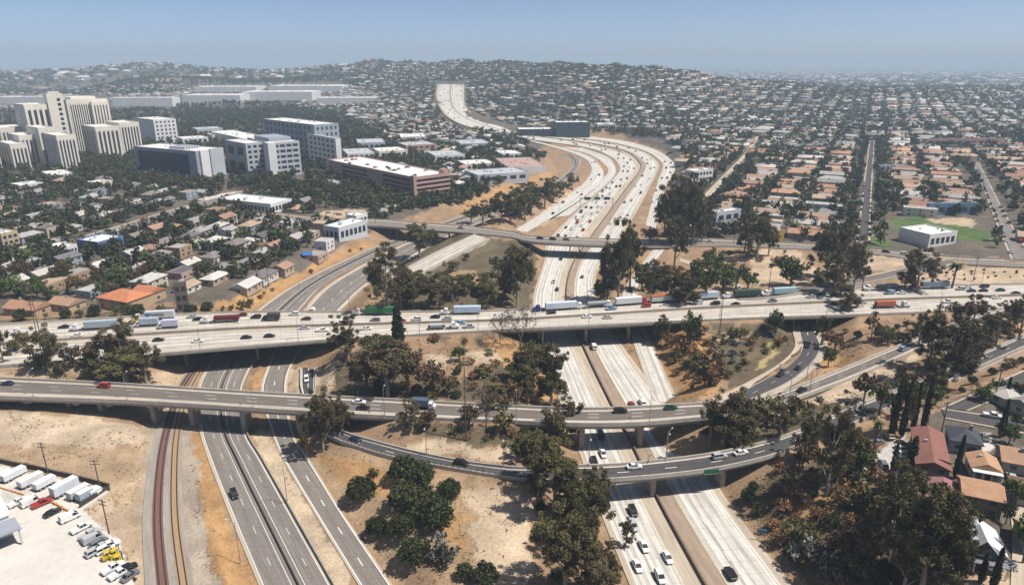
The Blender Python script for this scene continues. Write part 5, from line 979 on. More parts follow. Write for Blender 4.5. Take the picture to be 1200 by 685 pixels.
for side in (0, 1):
    P = across(RD['avenue'], side); T, N = norm2(P); al = arclen(P); sgn = -1 if side == 0 else 1; ss = np.arange(0, al[-1], 13.0)
    ax = np.interp(ss, al, P[:, 0] + N[:, 0] * sgn * 5) + nr.normal(0, 1.2, len(ss)); ay = np.interp(ss, al, P[:, 1] + N[:, 1] * sgn * 5) + nr.normal(0, 2, len(ss)); x1 = np.append(x1, ax); y1 = np.append(y1, ay); z1 = np.append(z1, ground(ax, ay))
def mass(name, x, y, z, K, leaf, hh, rr, label, cols=((.048, .054, .028), (.062, .064, .030), (.044, .052, .032), (.080, .064, .038), (.080, .098, .034), (.055, .062, .03))):
    n = len(x); h = nr.uniform(hh[0], hh[1], n); r = nr.uniform(rr[0], rr[1], n); slim = nr.random(n) < .12; r = np.where(slim, r * .35, r); h = np.where(slim, h * 1.5, h)
    d = g4.normal(size=(n, K, 3)); d /= np.linalg.norm(d, axis=2)[..., None]; q = g4.uniform(.35, 1, (n, K, 1)); P = d * q; P[..., 0] *= r[:, None]; P[..., 1] *= r[:, None]; P[..., 2] = P[..., 2] * (h * .42)[:, None] + (h * .56)[:, None]
    P += np.stack([x, y, z], 1)[:, None]; C = np.repeat((np.array(cols)[nr.integers(0, len(cols), n)] * nr.uniform(.7, 1.3, (n, 1)))[:, None], K, 1) * g4.uniform(.8, 1.2, (n, K, 1))
    sz = np.repeat((r * leaf)[:, None], K, 1).ravel(); sz = np.maximum(sz, .35)
    V = leaf_quads(P.reshape(-1, 3), sz, .7); tag(link(name, fast_mesh(name, V, np.arange(len(V)).reshape(-1, 4), [LEAFF], C.reshape(-1, 3))), label, kind='stuff')
k = left_; print('town trees', len(x1), 'under y500', int((y1 < 500).sum()))
mass('neighbourhood_trees', x1[k:], y1[k:], z1[k:], 60, .34, (5, 11), (2.2, 4.2), 'countless dark trees between the houses of the town')
x2, y2, z2, _, _ = tree_cands(48000, 1000, 2800, lambda px, py, x, y: ~inpoly(px, py, [(509, 95), (547, 95), (548, 125), (600, 147), (790, 165), (800, 200), (600, 160), (530, 147), (512, 125)]) & ~inpoly(px, py, [(-20, 112), (140, 112), (205, 110), (230, 100), (400, 96), (450, 114), (440, 126), (390, 127), (200, 130), (0, 130)]), -.22)
mass('far_trees', x2, y2, z2, 22, .5, (6, 12), (3, 5.5), 'far hazy trees covering the hills and flats')
x3, y3, z3, _, _ = tree_cands(46000, 2800, 9500, lambda px, py, x, y: px > -900, -.3)
mass('horizon_trees', x3, y3, z3, 9, .6, (8, 16), (6, 14), 'hazy tree cover out to the horizon')
xg, yg, zg, _, _ = tree_cands(9000, 900, 2000, lambda px, py, x, y: inpoly(px, py, [(206, 120), (260, 120), (350, 122), (420, 140), (430, 165), (400, 172), (400, 150), (330, 143), (215, 158)]), -.9)
mass('dark_grove', xg, yg, zg, 30, .4, (7, 13), (2.5, 4.5), 'dark grove of tall trees behind the white slab block', ((.028, .036, .022), (.034, .04, .026)))
# dry grass and weeds on the bare slopes
def tufts(name, n, zone, col, size, label, y1=330):
    yy = np.sqrt(nr.uniform(125 ** 2, y1 ** 2, n)); xx = nr.uniform(-.84, .84, n) * yy; z = ground(xx, yy); px, py = S(xx, yy, z); m = zone(px, py) & ((_vnoise(xx, yy, 9, 51) + .7 * _vnoise(xx, yy, 3.2, 52) + nr.uniform(-.25, .25, n)) > .12)
    q = np.nonzero(m)[0]; q = q[rdist(xx[q], yy[q]) > 1.2]; P = np.stack([xx[q], yy[q], z[q]], 1); P = np.repeat(P, 4, 0) + g4.normal(0, .3, (len(q) * 4, 3)) * (1, 1, .35) + (0, 0, .12)
    C = np.array(col) * np.repeat(nr.uniform(.55, 1.45, (len(q), 1)), 4, 0); V = leaf_quads(P, size, .5); tag(link(name, fast_mesh(name, V, np.arange(len(V)).reshape(-1, 4), [LEAFF], C)), label, kind='stuff')
lot = ZONES[9][1]; nolot = lambda px, py: ~inpoly(px, py, [(-400, 510), (0, 540), (130, 572), (98, 596), (142, 635), (168, 700), (168, 800), (-400, 800)]) & ~inpoly(px, py, [(1010, 545), (1060, 505), (1066, 552), (1020, 560)]) & ~inpoly(px, py, [(1128, 500), (1220, 440), (1300, 720), (1128, 720)])
tufts('dry_grass', 30000, nolot, (.31, .215, .115), .3, 'dry yellow grass on the freeway slopes')
tufts('weeds', 13000, lambda px, py: nolot(px, py) & (px > 330) & ~inpoly(px, py, [(365, 505), (620, 505), (660, 600), (640, 720), (480, 720)]) & ~inpoly(px, py, [(495, 405), (590, 402), (590, 440), (495, 440)]), (.12, .095, .05), .36, 'low dark weeds on the freeway slopes')
# ------------------------------------------------------------------ vehicles
PAINT = mat('car_paint', (1, 1, 1), .3, attr='object', spec=.5); CGLASS = mat('car_glass', (.012, .014, .018), .12, spec=.7); TYRE = mat('tyre_rubber', (.018, .018, .018), .9); RIM = mat('wheel_rim', (.35, .35, .36), .4, metal=.6)
HEADL = mat('headlight_lens', (.75, .75, .72), .2, spec=.6); TAILL = mat('taillight_lens', (.32, .02, .02), .3, spec=.5); CHROME = mat('dark_trim', (.04, .04, .042), .5)
def loft(secs, ny=1):
    """secs: (x, z low, z high, half width low, half width high) rings along x"""
    b = MB(); V = []
    for x, z0, z1, w0, w1 in secs: V += [(x, -w0, z0), (x, w0, z0), (x, w0 * 1.0, (z0 + z1) * .55), (x, w1, z1), (x, -w1, z1), (x, -w0 * 1.0, (z0 + z1) * .55)]
    F = []
    for i in range(len(secs) - 1):
        for k in range(6): F.append((i * 6 + k, i * 6 + (k + 1) % 6, (i + 1) * 6 + (k + 1) % 6, (i + 1) * 6 + k))
    F += [(5, 4, 3, 2, 1, 0), tuple((len(secs) - 1) * 6 + k for k in range(6))]
    return b.add(V, [tuple(reversed(f)) for f in F])
CARS = {   # body sections, cabin (x0 base rear, x1 base front, roof rear, roof front, belt, roof)
    'sedan': dict(L=4.6, W=.9, body=[(-2.3, .45, .8, .72, .66), (-2.2, .32, .93, .84, .78), (-1.5, .26, .98, .9, .84), (1.0, .26, .95, .9, .84), (1.9, .28, .84, .86, .8), (2.3, .4, .68, .7, .62)], cab=(-1.75, 1.15, -1.0, .25, .93, 1.45, .8, .62)),
    'suv': dict(L=4.7, W=.95, body=[(-2.35, .5, 1.05, .8, .78), (-2.25, .38, 1.12, .9, .86), (1.0, .34, 1.1, .94, .9), (1.95, .36, 1.0, .9, .84), (2.3, .45, .82, .76, .7)], cab=(-2.25, 1.25, -2.0, .45, 1.08, 1.74, .86, .72)),
    'van': dict(L=5.2, W=1.0, body=[(-2.6, .5, 1.2, .92, .92), (-2.55, .4, 1.3, .98, .97), (1.5, .38, 1.25, .98, .95), (2.3, .4, 1.08, .94, .88), (2.6, .5, .85, .8, .76)], cab=(-2.5, 2.0, -2.45, 1.1, 1.22, 2.1, .95, .86)),
    'pickup': dict(L=5.4, W=.98, body=[(-2.7, .55, .98, .9, .9), (-2.6, .45, 1.05, .95, .95), (1.2, .42, 1.05, .97, .93), (2.3, .45, .98, .92, .86), (2.7, .55, .8, .8, .74)], cab=(-.7, 1.35, -.55, .7, 1.03, 1.8, .88, .74))}
def wheel_mesh(r=.33, w=.24):
    b = MB(); n = 10
    for s, rr, mi in ((0, r, 0), (1, r * .6, 1)):
        V = []; off = w / 2 + .01 * s
        for sx in (-1, 1):
            for k in range(n): t = 2 * math.pi * k / n; V.append((rr * math.cos(t), sx * off, rr * math.sin(t)))
        F = [(k, (k + 1) % n, n + (k + 1) % n, n + k) for k in range(n)] if s == 0 else []
        F += [tuple(range(n)), tuple(range(2 * n - 1, n - 1, -1))]; b.add(V, F, mi)
    return b.mesh('wheel', [TYRE, RIM])
WHEEL = wheel_mesh(); BIGW = wheel_mesh(.5, .3); CM = {}
for kd, q in CARS.items():
    x0, x1, r0, r1, zb, zr, wb, wr = q['cab']; b = loft(q['body'])
    # roof panel and pillars in body paint
    b.box(r0 + .02, -wr - .01, zr - .05, r1 - .02, wr + .01, zr + .03)
    for sx in (-1, 1):
        b.tube([(x1, sx * wb, zb), (r1, sx * wr, zr)], [.05, .05], 4); b.tube([(x0, sx * wb, zb), (r0, sx * wr, zr)], [.07, .06], 4); b.tube([((x0 + x1) / 2 - .15, sx * wb, zb), ((r0 + r1) / 2 - .1, sx * wr, zr)], [.05, .05], 4)
    if kd == 'van': b.box(-2.4, -.97, 1.2, .4, .97, 2.06)
    if kd == 'pickup': b.box(-2.6, -.95, 1.0, -.75, -.85, 1.2); b.box(-2.6, .85, 1.0, -.75, .95, 1.2); b.box(-2.68, -.95, 1.0, -2.6, .95, 1.2)
    body = b.mesh('body', [PAINT]); g = MB(); V = [(x0, -wb, zb), (x1, -wb, zb), (x1, wb, zb), (x0, wb, zb), (r0, -wr, zr - .03), (r1, -wr, zr - .03), (r1, wr, zr - .03), (r0, wr, zr - .03)]
    g.add(V, [(0, 1, 5, 4), (1, 2, 6, 5), (2, 3, 7, 6), (3, 0, 4, 7)]); win = g.mesh('windows', [CGLASS]); L = q['L'] / 2; W_ = q['W']
    hl = MB().box(L - .28, -.26, zb - .33, L - .1, .14, zb - .2).mesh('headlight', [HEADL]); tl = MB().box(-L + .0, -.2, zb - .25, -L + .12, .12, zb - .1).mesh('taillight', [TAILL])
    s = MB(); s.v, s.f, s.m, s.uv, s.c, s.n = list(b.v), list(b.f), list(b.m), list(b.uv), list(b.c), b.n
    s.add(V, [(0, 1, 5, 4), (1, 2, 6, 5), (2, 3, 7, 6), (3, 0, 4, 7)], 1)
    for wx in (-L * .6, L * .62):
        for wy in (-W_ + .1, W_ - .1): s.box(wx - .32, wy - .12, .02, wx + .32, wy + .12, .62, 2)
    CM[kd] = (body, win, hl, tl, s.mesh('car', [PAINT, CGLASS, TYRE]), L, W_)
CCOL = {'white': (.72, .72, .70), 'silver': (.42, .43, .44), 'grey': (.16, .165, .17), 'black': (.016, .016, .018), 'dark blue': (.02, .035, .09), 'red': (.34, .03, .025), 'dark red': (.14, .02, .02), 'tan': (.36, .29, .2), 'pale blue': (.22, .33, .42), 'dark green': (.02, .06, .035), 'beige': (.5, .45, .36)}
NC = 0; CARPOS = []
def car(kd, colr, x, y, z, yaw, where, grp, simple_=None, pitch=0.0):
    global NC
    body, win, hl, tl, one, L, W_ = CM[kd]; NC += 1; simple_ = (math.hypot(x, y) > 345) if simple_ is None else simple_
    c = (*CCOL[colr], 1)
    if simple_: o = link('car', one, None, (x, y, z)); o.rotation_euler = (0, pitch, yaw); o.color = c
    else:
        o = empty('car', (x, y, z), yaw); o.rotation_euler = (0, pitch, yaw); q = link('body', body, o); q.color = c; link('windows', win, o)
        for wx in (-L * .6, L * .62):
            for wy in (-W_ + .12, W_ - .12): link('wheel', WHEEL, o, (wx, wy, .33))
        for s in (-1, 1): link('headlight', hl, o, (0, s * W_ * .68 + .06, 0)); link('taillight', tl, o, (0, s * W_ * .7 + .04, 0))
    later(o, f'{colr} {kd} {where}', 'car' if kd in ('sedan', 'suv') else kd, grp, x, y); return o
def on_road(key, f, px=None, py=None, s=None, fwd=1):
    r = RD[key]; P = across(r, f); sx = np.array([S(*p) for p in P])
    if s is None:
        v = sx[:, 0] - px if px is not None else sx[:, 1] - py; k = np.nonzero(v[:-1] * v[1:] <= 0)[0]; i = int(k[0]) if len(k) else int(np.argmin(abs(v))); i = min(i, len(P) - 2); t = float(np.clip(v[i] / (v[i] - v[i + 1] + 1e-12), 0, 1))
    else:
        al = arclen(P); i = int(np.clip(np.searchsorted(al, s, 'right') - 1, 0, len(P) - 2)); t = (s - al[i]) / (al[i + 1] - al[i] + 1e-9)
    p = P[i] + (P[i + 1] - P[i]) * t; d = (P[i + 1] - P[i]) * fwd
    return p[0], p[1], p[2] + .07, math.atan2(d[1], d[0]), -math.atan2(d[2], math.hypot(d[0], d[1]))
def on(kd, colr, key, f, px=None, py=None, s=None, fwd=1, where='', grp='cars on the freeways'):
    x, y, z, yaw, pt = on_road(key, f, px, py, s, fwd)
    if any(math.hypot(x - a, y - b_) < 4.2 for a, b_ in CARPOS): return None
    CARPOS.append((x, y)); return car(kd, colr, x, y, z, yaw, where, grp, None, pt)
# ---- trucks
WBOX = mat('white_trailer', (.66, .67, .68), .6, .06, .4); GBOX = mat('grey_trailer', (.34, .40, .46), .6, .08, .4); GREENB = mat('green_container', (.03, .16, .07), .6, .1, .4); DGREEN = mat('dark_green_tarp', (.05, .075, .06), .8, .4, .9); MAROON = mat('maroon_paint', (.13, .02, .03), .5, .15, .4)
ORANGEB = mat('rust_orange_container', (.42, .12, .05), .7, .12, .5); LAVB = mat('pale_lilac_box', (.5, .5, .62), .6, .06, .3); YELM = mat('yellow_machine_paint', (.55, .40, .03), .5, .15, 1); REDP = mat('red_cab_paint', (.36, .03, .03), .4); BLUEP = mat('dark_blue_cab_paint', (.02, .045, .16), .4); WHITEC = mat('white_cab_paint', (.7, .7, .69), .4)
def truck(label, key, f, px, fwd, cabm, boxm, kind='semi', blen=14.2, bh=2.7, top=None, s=None):
    """tractor and trailer heading along the road; px = photo column of its middle"""
    x, y, z, yaw, pt = on_road(key, f, px, None, s, fwd); o = empty('semi_truck' if kind != 'box' else 'box_truck', (x, y, z), yaw); o.rotation_euler = (0, pt, yaw); tag(o, label, 'truck', 'trucks on the overpass')
    tot = blen + (6.2 if kind != 'box' else 2.4); f0 = tot / 2
    for k in np.linspace(-f0, f0, 5): CARPOS.append((x + math.cos(yaw) * k, y + math.sin(yaw) * k))
    c = f0
    if kind == 'box':
        b = loft([(c - 2.2, .5, 2.3, 1.05, 1.0), (c - 1.0, .5, 2.3, 1.05, 1.0), (c - .55, .5, 1.6, 1.05, 1.0), (c, .55, 1.4, .95, .9)])
    else:
        b = loft([(c - 3.4, .7, 3.0, 1.15, 1.1), (c - 1.9, .7, 2.9, 1.15, 1.1), (c - 1.5, .7, 2.0, 1.1, 1.0), (c - .1, .65, 1.75, 1.0, .85), (c, .8, 1.6, .9, .8)]); b.box(c - 5.9, -.45, .8, c - 3.3, .45, 1.1)
    if kind == 'tractor': bh = 0
    b.build('cab', cabm, o); MB().box(c - 1.95 if kind != 'box' else c - 1.0, -.98, 2.05 if kind != 'box' else 1.65, c - 1.68 if kind != 'box' else c - .72, .98, 2.75 if kind != 'box' else 2.25).build('windshield', CGLASS, o)
    for sy in (-1, 1): MB().box(c - (2.7 if kind != 'box' else 1.9), sy * 1.1 - .04, 1.9 if kind != 'box' else 1.6, c - (2.0 if kind != 'box' else 1.2), sy * 1.1 + .04, 2.6 if kind != 'box' else 2.2).build('side_window', CGLASS, o)
    x1 = -f0 + blen; x0 = -f0
    if kind in ('semi', 'box'):
        bm_ = MB(); bm_.box(x0, -1.28, 1.2, x1, 1.28, 1.2 + bh)
        if kind == 'semi':
            for k in range(int(blen / 1.2)): bm_.box(x0 + .3 + k * 1.2, -1.31, 1.3, x0 + .36 + k * 1.2, 1.31, 1.1 + bh)
        bm_.build('trailer' if kind == 'semi' else 'cargo_box', boxm, o)
        if top: MB().box(x0 + .02, -1.3, 1.2 + bh - .5, x1 - .02, 1.3, 1.24 + bh).build('trailer_top', top, o)
        if kind == 'semi':
            for sy in (-1, 1): MB().box(x0 + 4, sy * 1.2 - .03, .55, x0 + 9.5, sy * 1.2 + .03, 1.15).build('side_skirt', CHROME, o)
    elif kind == 'flatbed':
        MB().box(x0, -1.25, 1.1, x1, 1.25, 1.35).build('flatbed', CHROME, o); MB().box(x0 + 1, -1.1, 1.36, x1 - 1.5, 1.1, 1.36 + bh).build('load', boxm, o)
    elif kind == 'tank':
        MB().tube([(x0, 0, 2.1), (x0 + .3, 0, 2.1), (x1 - .3, 0, 2.1), (x1, 0, 2.1)], [.7, 1.15, 1.15, .7], 12).build('tank', boxm, o); MB().box(x0 + .5, -.9, .9, x1 - .5, .9, 1.2).build('chassis', CHROME, o)
    elif kind == 'dump':
        v = [(x0, -1.2, 1.2), (x1, -1.2, 1.2), (x1, 1.2, 1.2), (x0, 1.2, 1.2), (x0 - .4, -1.3, 2.9), (x1 + .2, -1.3, 2.9), (x1 + .2, 1.3, 2.9), (x0 - .4, 1.3, 2.9), (x0, -1.15, 2.6), (x1, -1.15, 2.6), (x1, 1.15, 2.6), (x0, 1.15, 2.6)]
        MB().add(v, [(0, 3, 2, 1), (0, 1, 5, 4), (1, 2, 6, 5), (2, 3, 7, 6), (3, 0, 4, 7), (4, 5, 9, 8), (5, 6, 10, 9), (6, 7, 11, 10), (7, 4, 8, 11), (8, 9, 10, 11)]).build('dump_body', boxm, o)
    ws = [c - .9 if kind != 'box' else c - .9]
    if kind != 'box': ws += [c - 4.3, c - 5.5]
    if kind != 'tractor': ws += [x0 + 1.2, x0 + 2.5]
    for wx in ws:
        for sy in (-1, 1): link('wheel', BIGW, o, (wx, sy * 1.08, .5))
    return o
E_ = .105; WL_ = [.102, .187, .272, .357, .43]; EL_ = [.585, .68, .772, .87]     # lane centres across the long overpass
def lettering(parent, txt, x, y, z, size, m):
    cu = bpy.data.curves.new('lettering', 'FONT'); cu.body = txt; cu.size = size; cu.extrude = .01; cu.align_x = 'CENTER'; cu.materials.append(m); tmp = bpy.data.objects.new('lettering', cu); COL.objects.link(tmp); bpy.context.view_layer.update(); me = bpy.data.meshes.new_from_object(tmp.evaluated_get(bpy.context.evaluated_depsgraph_get())); bpy.data.objects.remove(tmp); o = link('lettering', me, parent); o.location = (x, y, z); o.rotation_euler = (R(90), 0, R(180)); return o
truck('white cab without a trailer at the western end of the overpass', 'viaduct', WL_[2], 24, -1, WHITEC, WHITEC, 'tractor', 1)
truck('white semi truck hauling a long slate blue trailer', 'viaduct', WL_[2], 112, -1, WHITEC, GBOX)
t_ = truck('semi truck with a light grey shipping container lettered in dark blue', 'viaduct', WL_[0], 180, -1, WHITEC, mat('light_grey_container', (.50, .52, .54), .6, .06, .4), 'semi', 12.2, 2.9)
NAVY = mat('navy_lettering', (.02, .05, .14), .6)
for ch in t_.children:
    if ch.name.startswith('trailer'): CT = ch
lettering(t_, 'MAERSK', -2.2, 1.34, 2.05, 1.75, NAVY); MB().box(1.1, 1.29, 1.9, 2.8, 1.33, 3.5).build('emblem', mat('blue_emblem', (.05, .2, .36), .6), t_)
truck('grey blue box truck in front of the lettered container', 'viaduct', WL_[2], 172, -1, WHITEC, GBOX, 'box', 7.5, 2.6)
truck('small yellow crane truck between two grey trucks', 'viaduct', WL_[1], 150, -1, YELM, YELM, 'flatbed', 5, .9)
truck('pale lilac box truck', 'viaduct', WL_[3], 197, -1, WHITEC, LAVB, 'box', 6.5, 2.7)
truck('maroon dump truck with a white hood', 'viaduct', WL_[2], 258, -1, WHITEC, MAROON, 'dump', 10.5)
truck('semi truck with a bright green container behind a tree', 'viaduct', WL_[0], 438, -1, WHITEC, GREENB, 'semi', 13.5)
truck('semi truck with a pale blue trailer beyond the wooded island', 'viaduct', WL_[0], 540, -1, WHITEC, mat('pale_blue_trailer', (.42, .52, .63), .6, .05, .4), 'semi', 12.5)
truck('dark blue semi truck with a white trailer above the white freeway', 'viaduct', WL_[0], 650, -1, BLUEP, mat('bluish_white_trailer', (.56, .61, .68), .6, .05, .4), 'semi', 15)
truck('white tanker truck following the blue cab', 'viaduct', WL_[0], 692, -1, WHITEC, mat('dull_grey_tank', (.24, .25, .25), .5, .15, .5), 'tank', 10)
truck('white semi truck with a ribbed white trailer', 'viaduct', WL_[0], 729, -1, WHITEC, WBOX, 'semi', 13)
truck('red semi truck with a pale trailer under an orange top', 'viaduct', WL_[0], 771, -1, REDP, mat('pale_green_trailer', (.52, .56, .5), .6, .05, .4), 'semi', 13.5, 2.7, ORANGEB)
truck('semi truck with a pale blue-white trailer behind the orange topped one', 'viaduct', WL_[0], 818, -1, REDP, mat('blue_white_trailer', (.48, .56, .64), .6, .05, .4), 'semi', 14.5)
truck('white semi truck under a dark mottled green tarp', 'viaduct', WL_[0], 868, -1, WHITEC, DGREEN, 'semi', 13.5)
truck('semi truck with a pale teal trailer at the on-ramp', 'viaduct', WL_[0], 912, -1, WHITEC, mat('pale_teal_trailer', (.33, .46, .5), .6, .05, .4), 'semi', 12)
truck('white semi truck with a low grey flat load', 'viaduct', WL_[0], 1032, -1, WHITEC, mat('slate_load', (.13, .15, .18), .7, .2, .5), 'flatbed', 13, 1.7)
truck('maroon semi truck with a slate grey tarped trailer', 'viaduct', WL_[0], 1088, -1, MAROON, mat('slate_trailer', (.2, .24, .29), .6, .08, .4), 'semi', 14.5)
truck('semi truck with a rust orange container heading east', 'viaduct', EL_[2], 1044, 1, WHITEC, ORANGEB, 'flatbed', 12, 2.1)
truck('white flatbed truck on the near lanes above the wooded island', 'viaduct', EL_[2], 520, 1, WHITEC, GREYL, 'flatbed', 7.5, 1.0)
truck('dark box truck near the western trees', 'viaduct', WL_[2], 318, -1, mat('black_cab', (.02, .02, .022), .4), mat('dark_grey_box', (.05, .05, .055), .6), 'box', 5.5, 2.2)
x, y, z, yaw, pt = on_road('upper_ramp', .3, 498, None, None, -1); o = truck('dark blue and white service truck on the brown ramp', 'upper_ramp', .35, 497, 1, WHITEC, mat('navy_box', (.07, .1, .15), .6, .3, 1), 'box', 5.5, 2.3)
# ---- cars seen one by one on the overpass
VW = 'on the truck-filled overpass'
for kd, cl, f, px in (('sedan', 'black', WL_[1], 75), ('van', 'white', WL_[3], 92), ('suv', 'black', WL_[1], 70), ('sedan', 'white', WL_[4], 90), ('sedan', 'silver', WL_[0], 225), ('sedan', 'black', WL_[1], 232), ('suv', 'grey', WL_[2], 228), ('sedan', 'dark red', WL_[0], 284), ('sedan', 'white', WL_[3], 233), ('sedan', 'black', EL_[1], 186), ('sedan', 'black', EL_[2], 289), ('suv', 'white', WL_[0], 345), ('suv', 'black', WL_[1], 300), ('sedan', 'dark red', WL_[2], 359), ('sedan', 'black', WL_[3], 327), ('sedan', 'silver', EL_[0], 357), ('pickup', 'white', EL_[1], 378), ('sedan', 'black', EL_[2], 316), ('sedan', 'black', WL_[2], 510), ('suv', 'white', WL_[3], 488), ('sedan', 'silver', WL_[3], 524), ('sedan', 'pale blue', EL_[0], 540), ('pickup', 'silver', EL_[2], 550), ('suv', 'dark blue', WL_[0], 574), ('sedan', 'black', WL_[2], 646), ('sedan', 'red', WL_[1], 668), ('sedan', 'white', EL_[0], 688), ('sedan', 'black', WL_[3], 655), ('sedan', 'beige', EL_[1], 712), ('pickup', 'pale blue', WL_[2], 716), ('suv', 'red', WL_[2], 757), ('sedan', 'tan', WL_[2], 797), ('suv', 'white', WL_[2], 818), ('suv', 'black', WL_[3], 838), ('sedan', 'black', WL_[4], 862), ('sedan', 'white', WL_[2], 832),
    ('sedan', 'white', WL_[1], 922), ('sedan', 'black', WL_[1], 962), ('suv', 'white', WL_[1], 937), ('sedan', 'silver', WL_[2], 950), ('suv', 'black', WL_[2], 978), ('sedan', 'white', WL_[2], 1000), ('van', 'pale blue', WL_[2], 1042), ('sedan', 'white', WL_[2], 1056), ('suv', 'silver', WL_[1], 1125), ('sedan', 'white', WL_[0], 1133), ('suv', 'black', WL_[0], 1153), ('sedan', 'dark blue', WL_[2], 1138), ('sedan', 'black', WL_[2], 1152), ('sedan', 'dark green', WL_[2], 1172), ('sedan', 'black', EL_[0], 978), ('sedan', 'silver', EL_[0], 1010), ('sedan', 'grey', WL_[3], 905), ('pickup', 'white', EL_[1], 1110), ('sedan', 'white', EL_[0], 1168), ('sedan', 'black', WL_[4], 1190), ('suv', 'grey', WL_[3], 26), ('sedan', 'black', WL_[4], 15), ('sedan', 'white', EL_[2], 232), ('sedan', 'grey', WL_[3], 440), ('suv', 'white', WL_[4], 400), ('sedan', 'red', WL_[4], 470), ('sedan', 'silver', WL_[4], 596), ('sedan', 'white', WL_[3], 588), ('suv', 'black', EL_[1], 60), ('sedan', 'white', EL_[1], 430), ('sedan', 'black', EL_[2], 470)):
    on(kd, cl, 'viaduct', f, px, None, None, 1 if f > .5 else -1, VW)
# ---- ramps and near freeways
UR, LR = 'on the brown ramp', 'on the dark lower ramp'
for kd, cl, key, f, px, fw, wh in (('sedan', 'dark blue', 'upper_ramp', .3, 9, -1, UR), ('suv', 'red', 'upper_ramp', .2, 122, -1, UR), ('sedan', 'white', 'upper_ramp', .25, 421, 1, UR), ('sedan', 'black', 'upper_ramp', .6, 426, 1, UR), ('suv', 'black', 'upper_ramp', .22, 727, 1, UR), ('sedan', 'dark green', 'upper_ramp', .18, 786, 1, UR), ('sedan', 'black', 'upper_ramp', .45, 940, 1, UR), ('suv', 'pale blue', 'upper_ramp', .45, 1058, 1, UR),
        ('sedan', 'dark blue', 'lower_ramp', .35, 417, 1, LR), ('suv', 'black', 'lower_ramp', .3, 541, 1, LR), ('sedan', 'white', 'lower_ramp', .28, 743, 1, LR), ('suv', 'silver', 'lower_ramp', .32, 843, 1, LR), ('sedan', 'white', 'lower_ramp', .34, 868, 1, LR), ('sedan', 'white', 'lower_ramp', .4, 1010, 1, LR), ('suv', 'white', 'lower_ramp', .35, 1150, 1, LR), ('sedan', 'silver', 'lower_ramp', .35, 1144, 1, LR), ('suv', 'white', 'lower_ramp', .4, 358, 1, LR)):
    on(kd, cl, key, f, px, None, None, fw, wh, 'cars on the ramps')
for kd, cl, px, f in (('sedan', 'black', 914, .4), ('sedan', 'black', 935, .7), ('suv', 'grey', 918, .3), ('sedan', 'black', 949, .3)): on(kd, cl, 'loop_ramp', f, px, None, None, -1, 'on the loop ramp', 'cars on the ramps')
NF = 'on the near white freeway'
for kd, cl, key, f, py, fw in (('sedan', 'black', 'east_a', .14, 591, -1), ('suv', 'black', 'east_a', .5, 601, -1), ('suv', 'silver', 'east_a', .4, 618, -1), ('sedan', 'silver', 'east_a', .2, 622, -1), ('sedan', 'white', 'east_a', .42, 642, -1), ('sedan', 'white', 'east_a', .68, 655, -1), ('sedan', 'white', 'east_a', .2, 665, -1), ('suv', 'white', 'east_a', .44, 678, -1), ('suv', 'black', 'east_b', .36, 674, 1), ('sedan', 'white', 'east_a', .4, 533, -1), ('sedan', 'black', 'east_a', .2, 541, -1), ('van', 'dark green', 'east_a', .5, 512, -1), ('sedan', 'red', 'east_b', .35, 475, 1), ('suv', 'white', 'east_b', .55, 473, 1), ('van', 'white', 'east_b', .24, 408, 1), ('sedan', 'black', 'east_a', .7, 340, -1), ('suv', 'black', 'east_a', .55, 304, -1), ('sedan', 'beige', 'east_a', .55, 331, -1), ('sedan', 'grey', 'east_b', .5, 325, 1), ('sedan', 'black', 'slip_north', .5, 340, 1)):
    on(kd, cl, key, f, None, py, None, fw, NF)
on('suv', 'black', 'west_a', .2, None, 581, None, -1, 'alone on the grey freeway'); on('van', 'white', 'west_b', .3, None, 365, None, 1, 'on the grey freeway'); on('sedan', 'black', 'west_a', .7, None, 372, None, 1, 'on the grey freeway')
for px, kd, cl in ((633, 'suv', 'black'), (648, 'suv', 'black'), (664, 'suv', 'grey'), (754, 'sedan', 'white'), (486, 'sedan', 'black'), (540, 'sedan', 'grey'), (1038, 'sedan', 'black'), (1060, 'suv', 'white'), (832, 'sedan', 'silver')): on(kd, cl, 'cross_street', .35, px, None, None, 1, 'on the street bridge', 'cars on the streets')
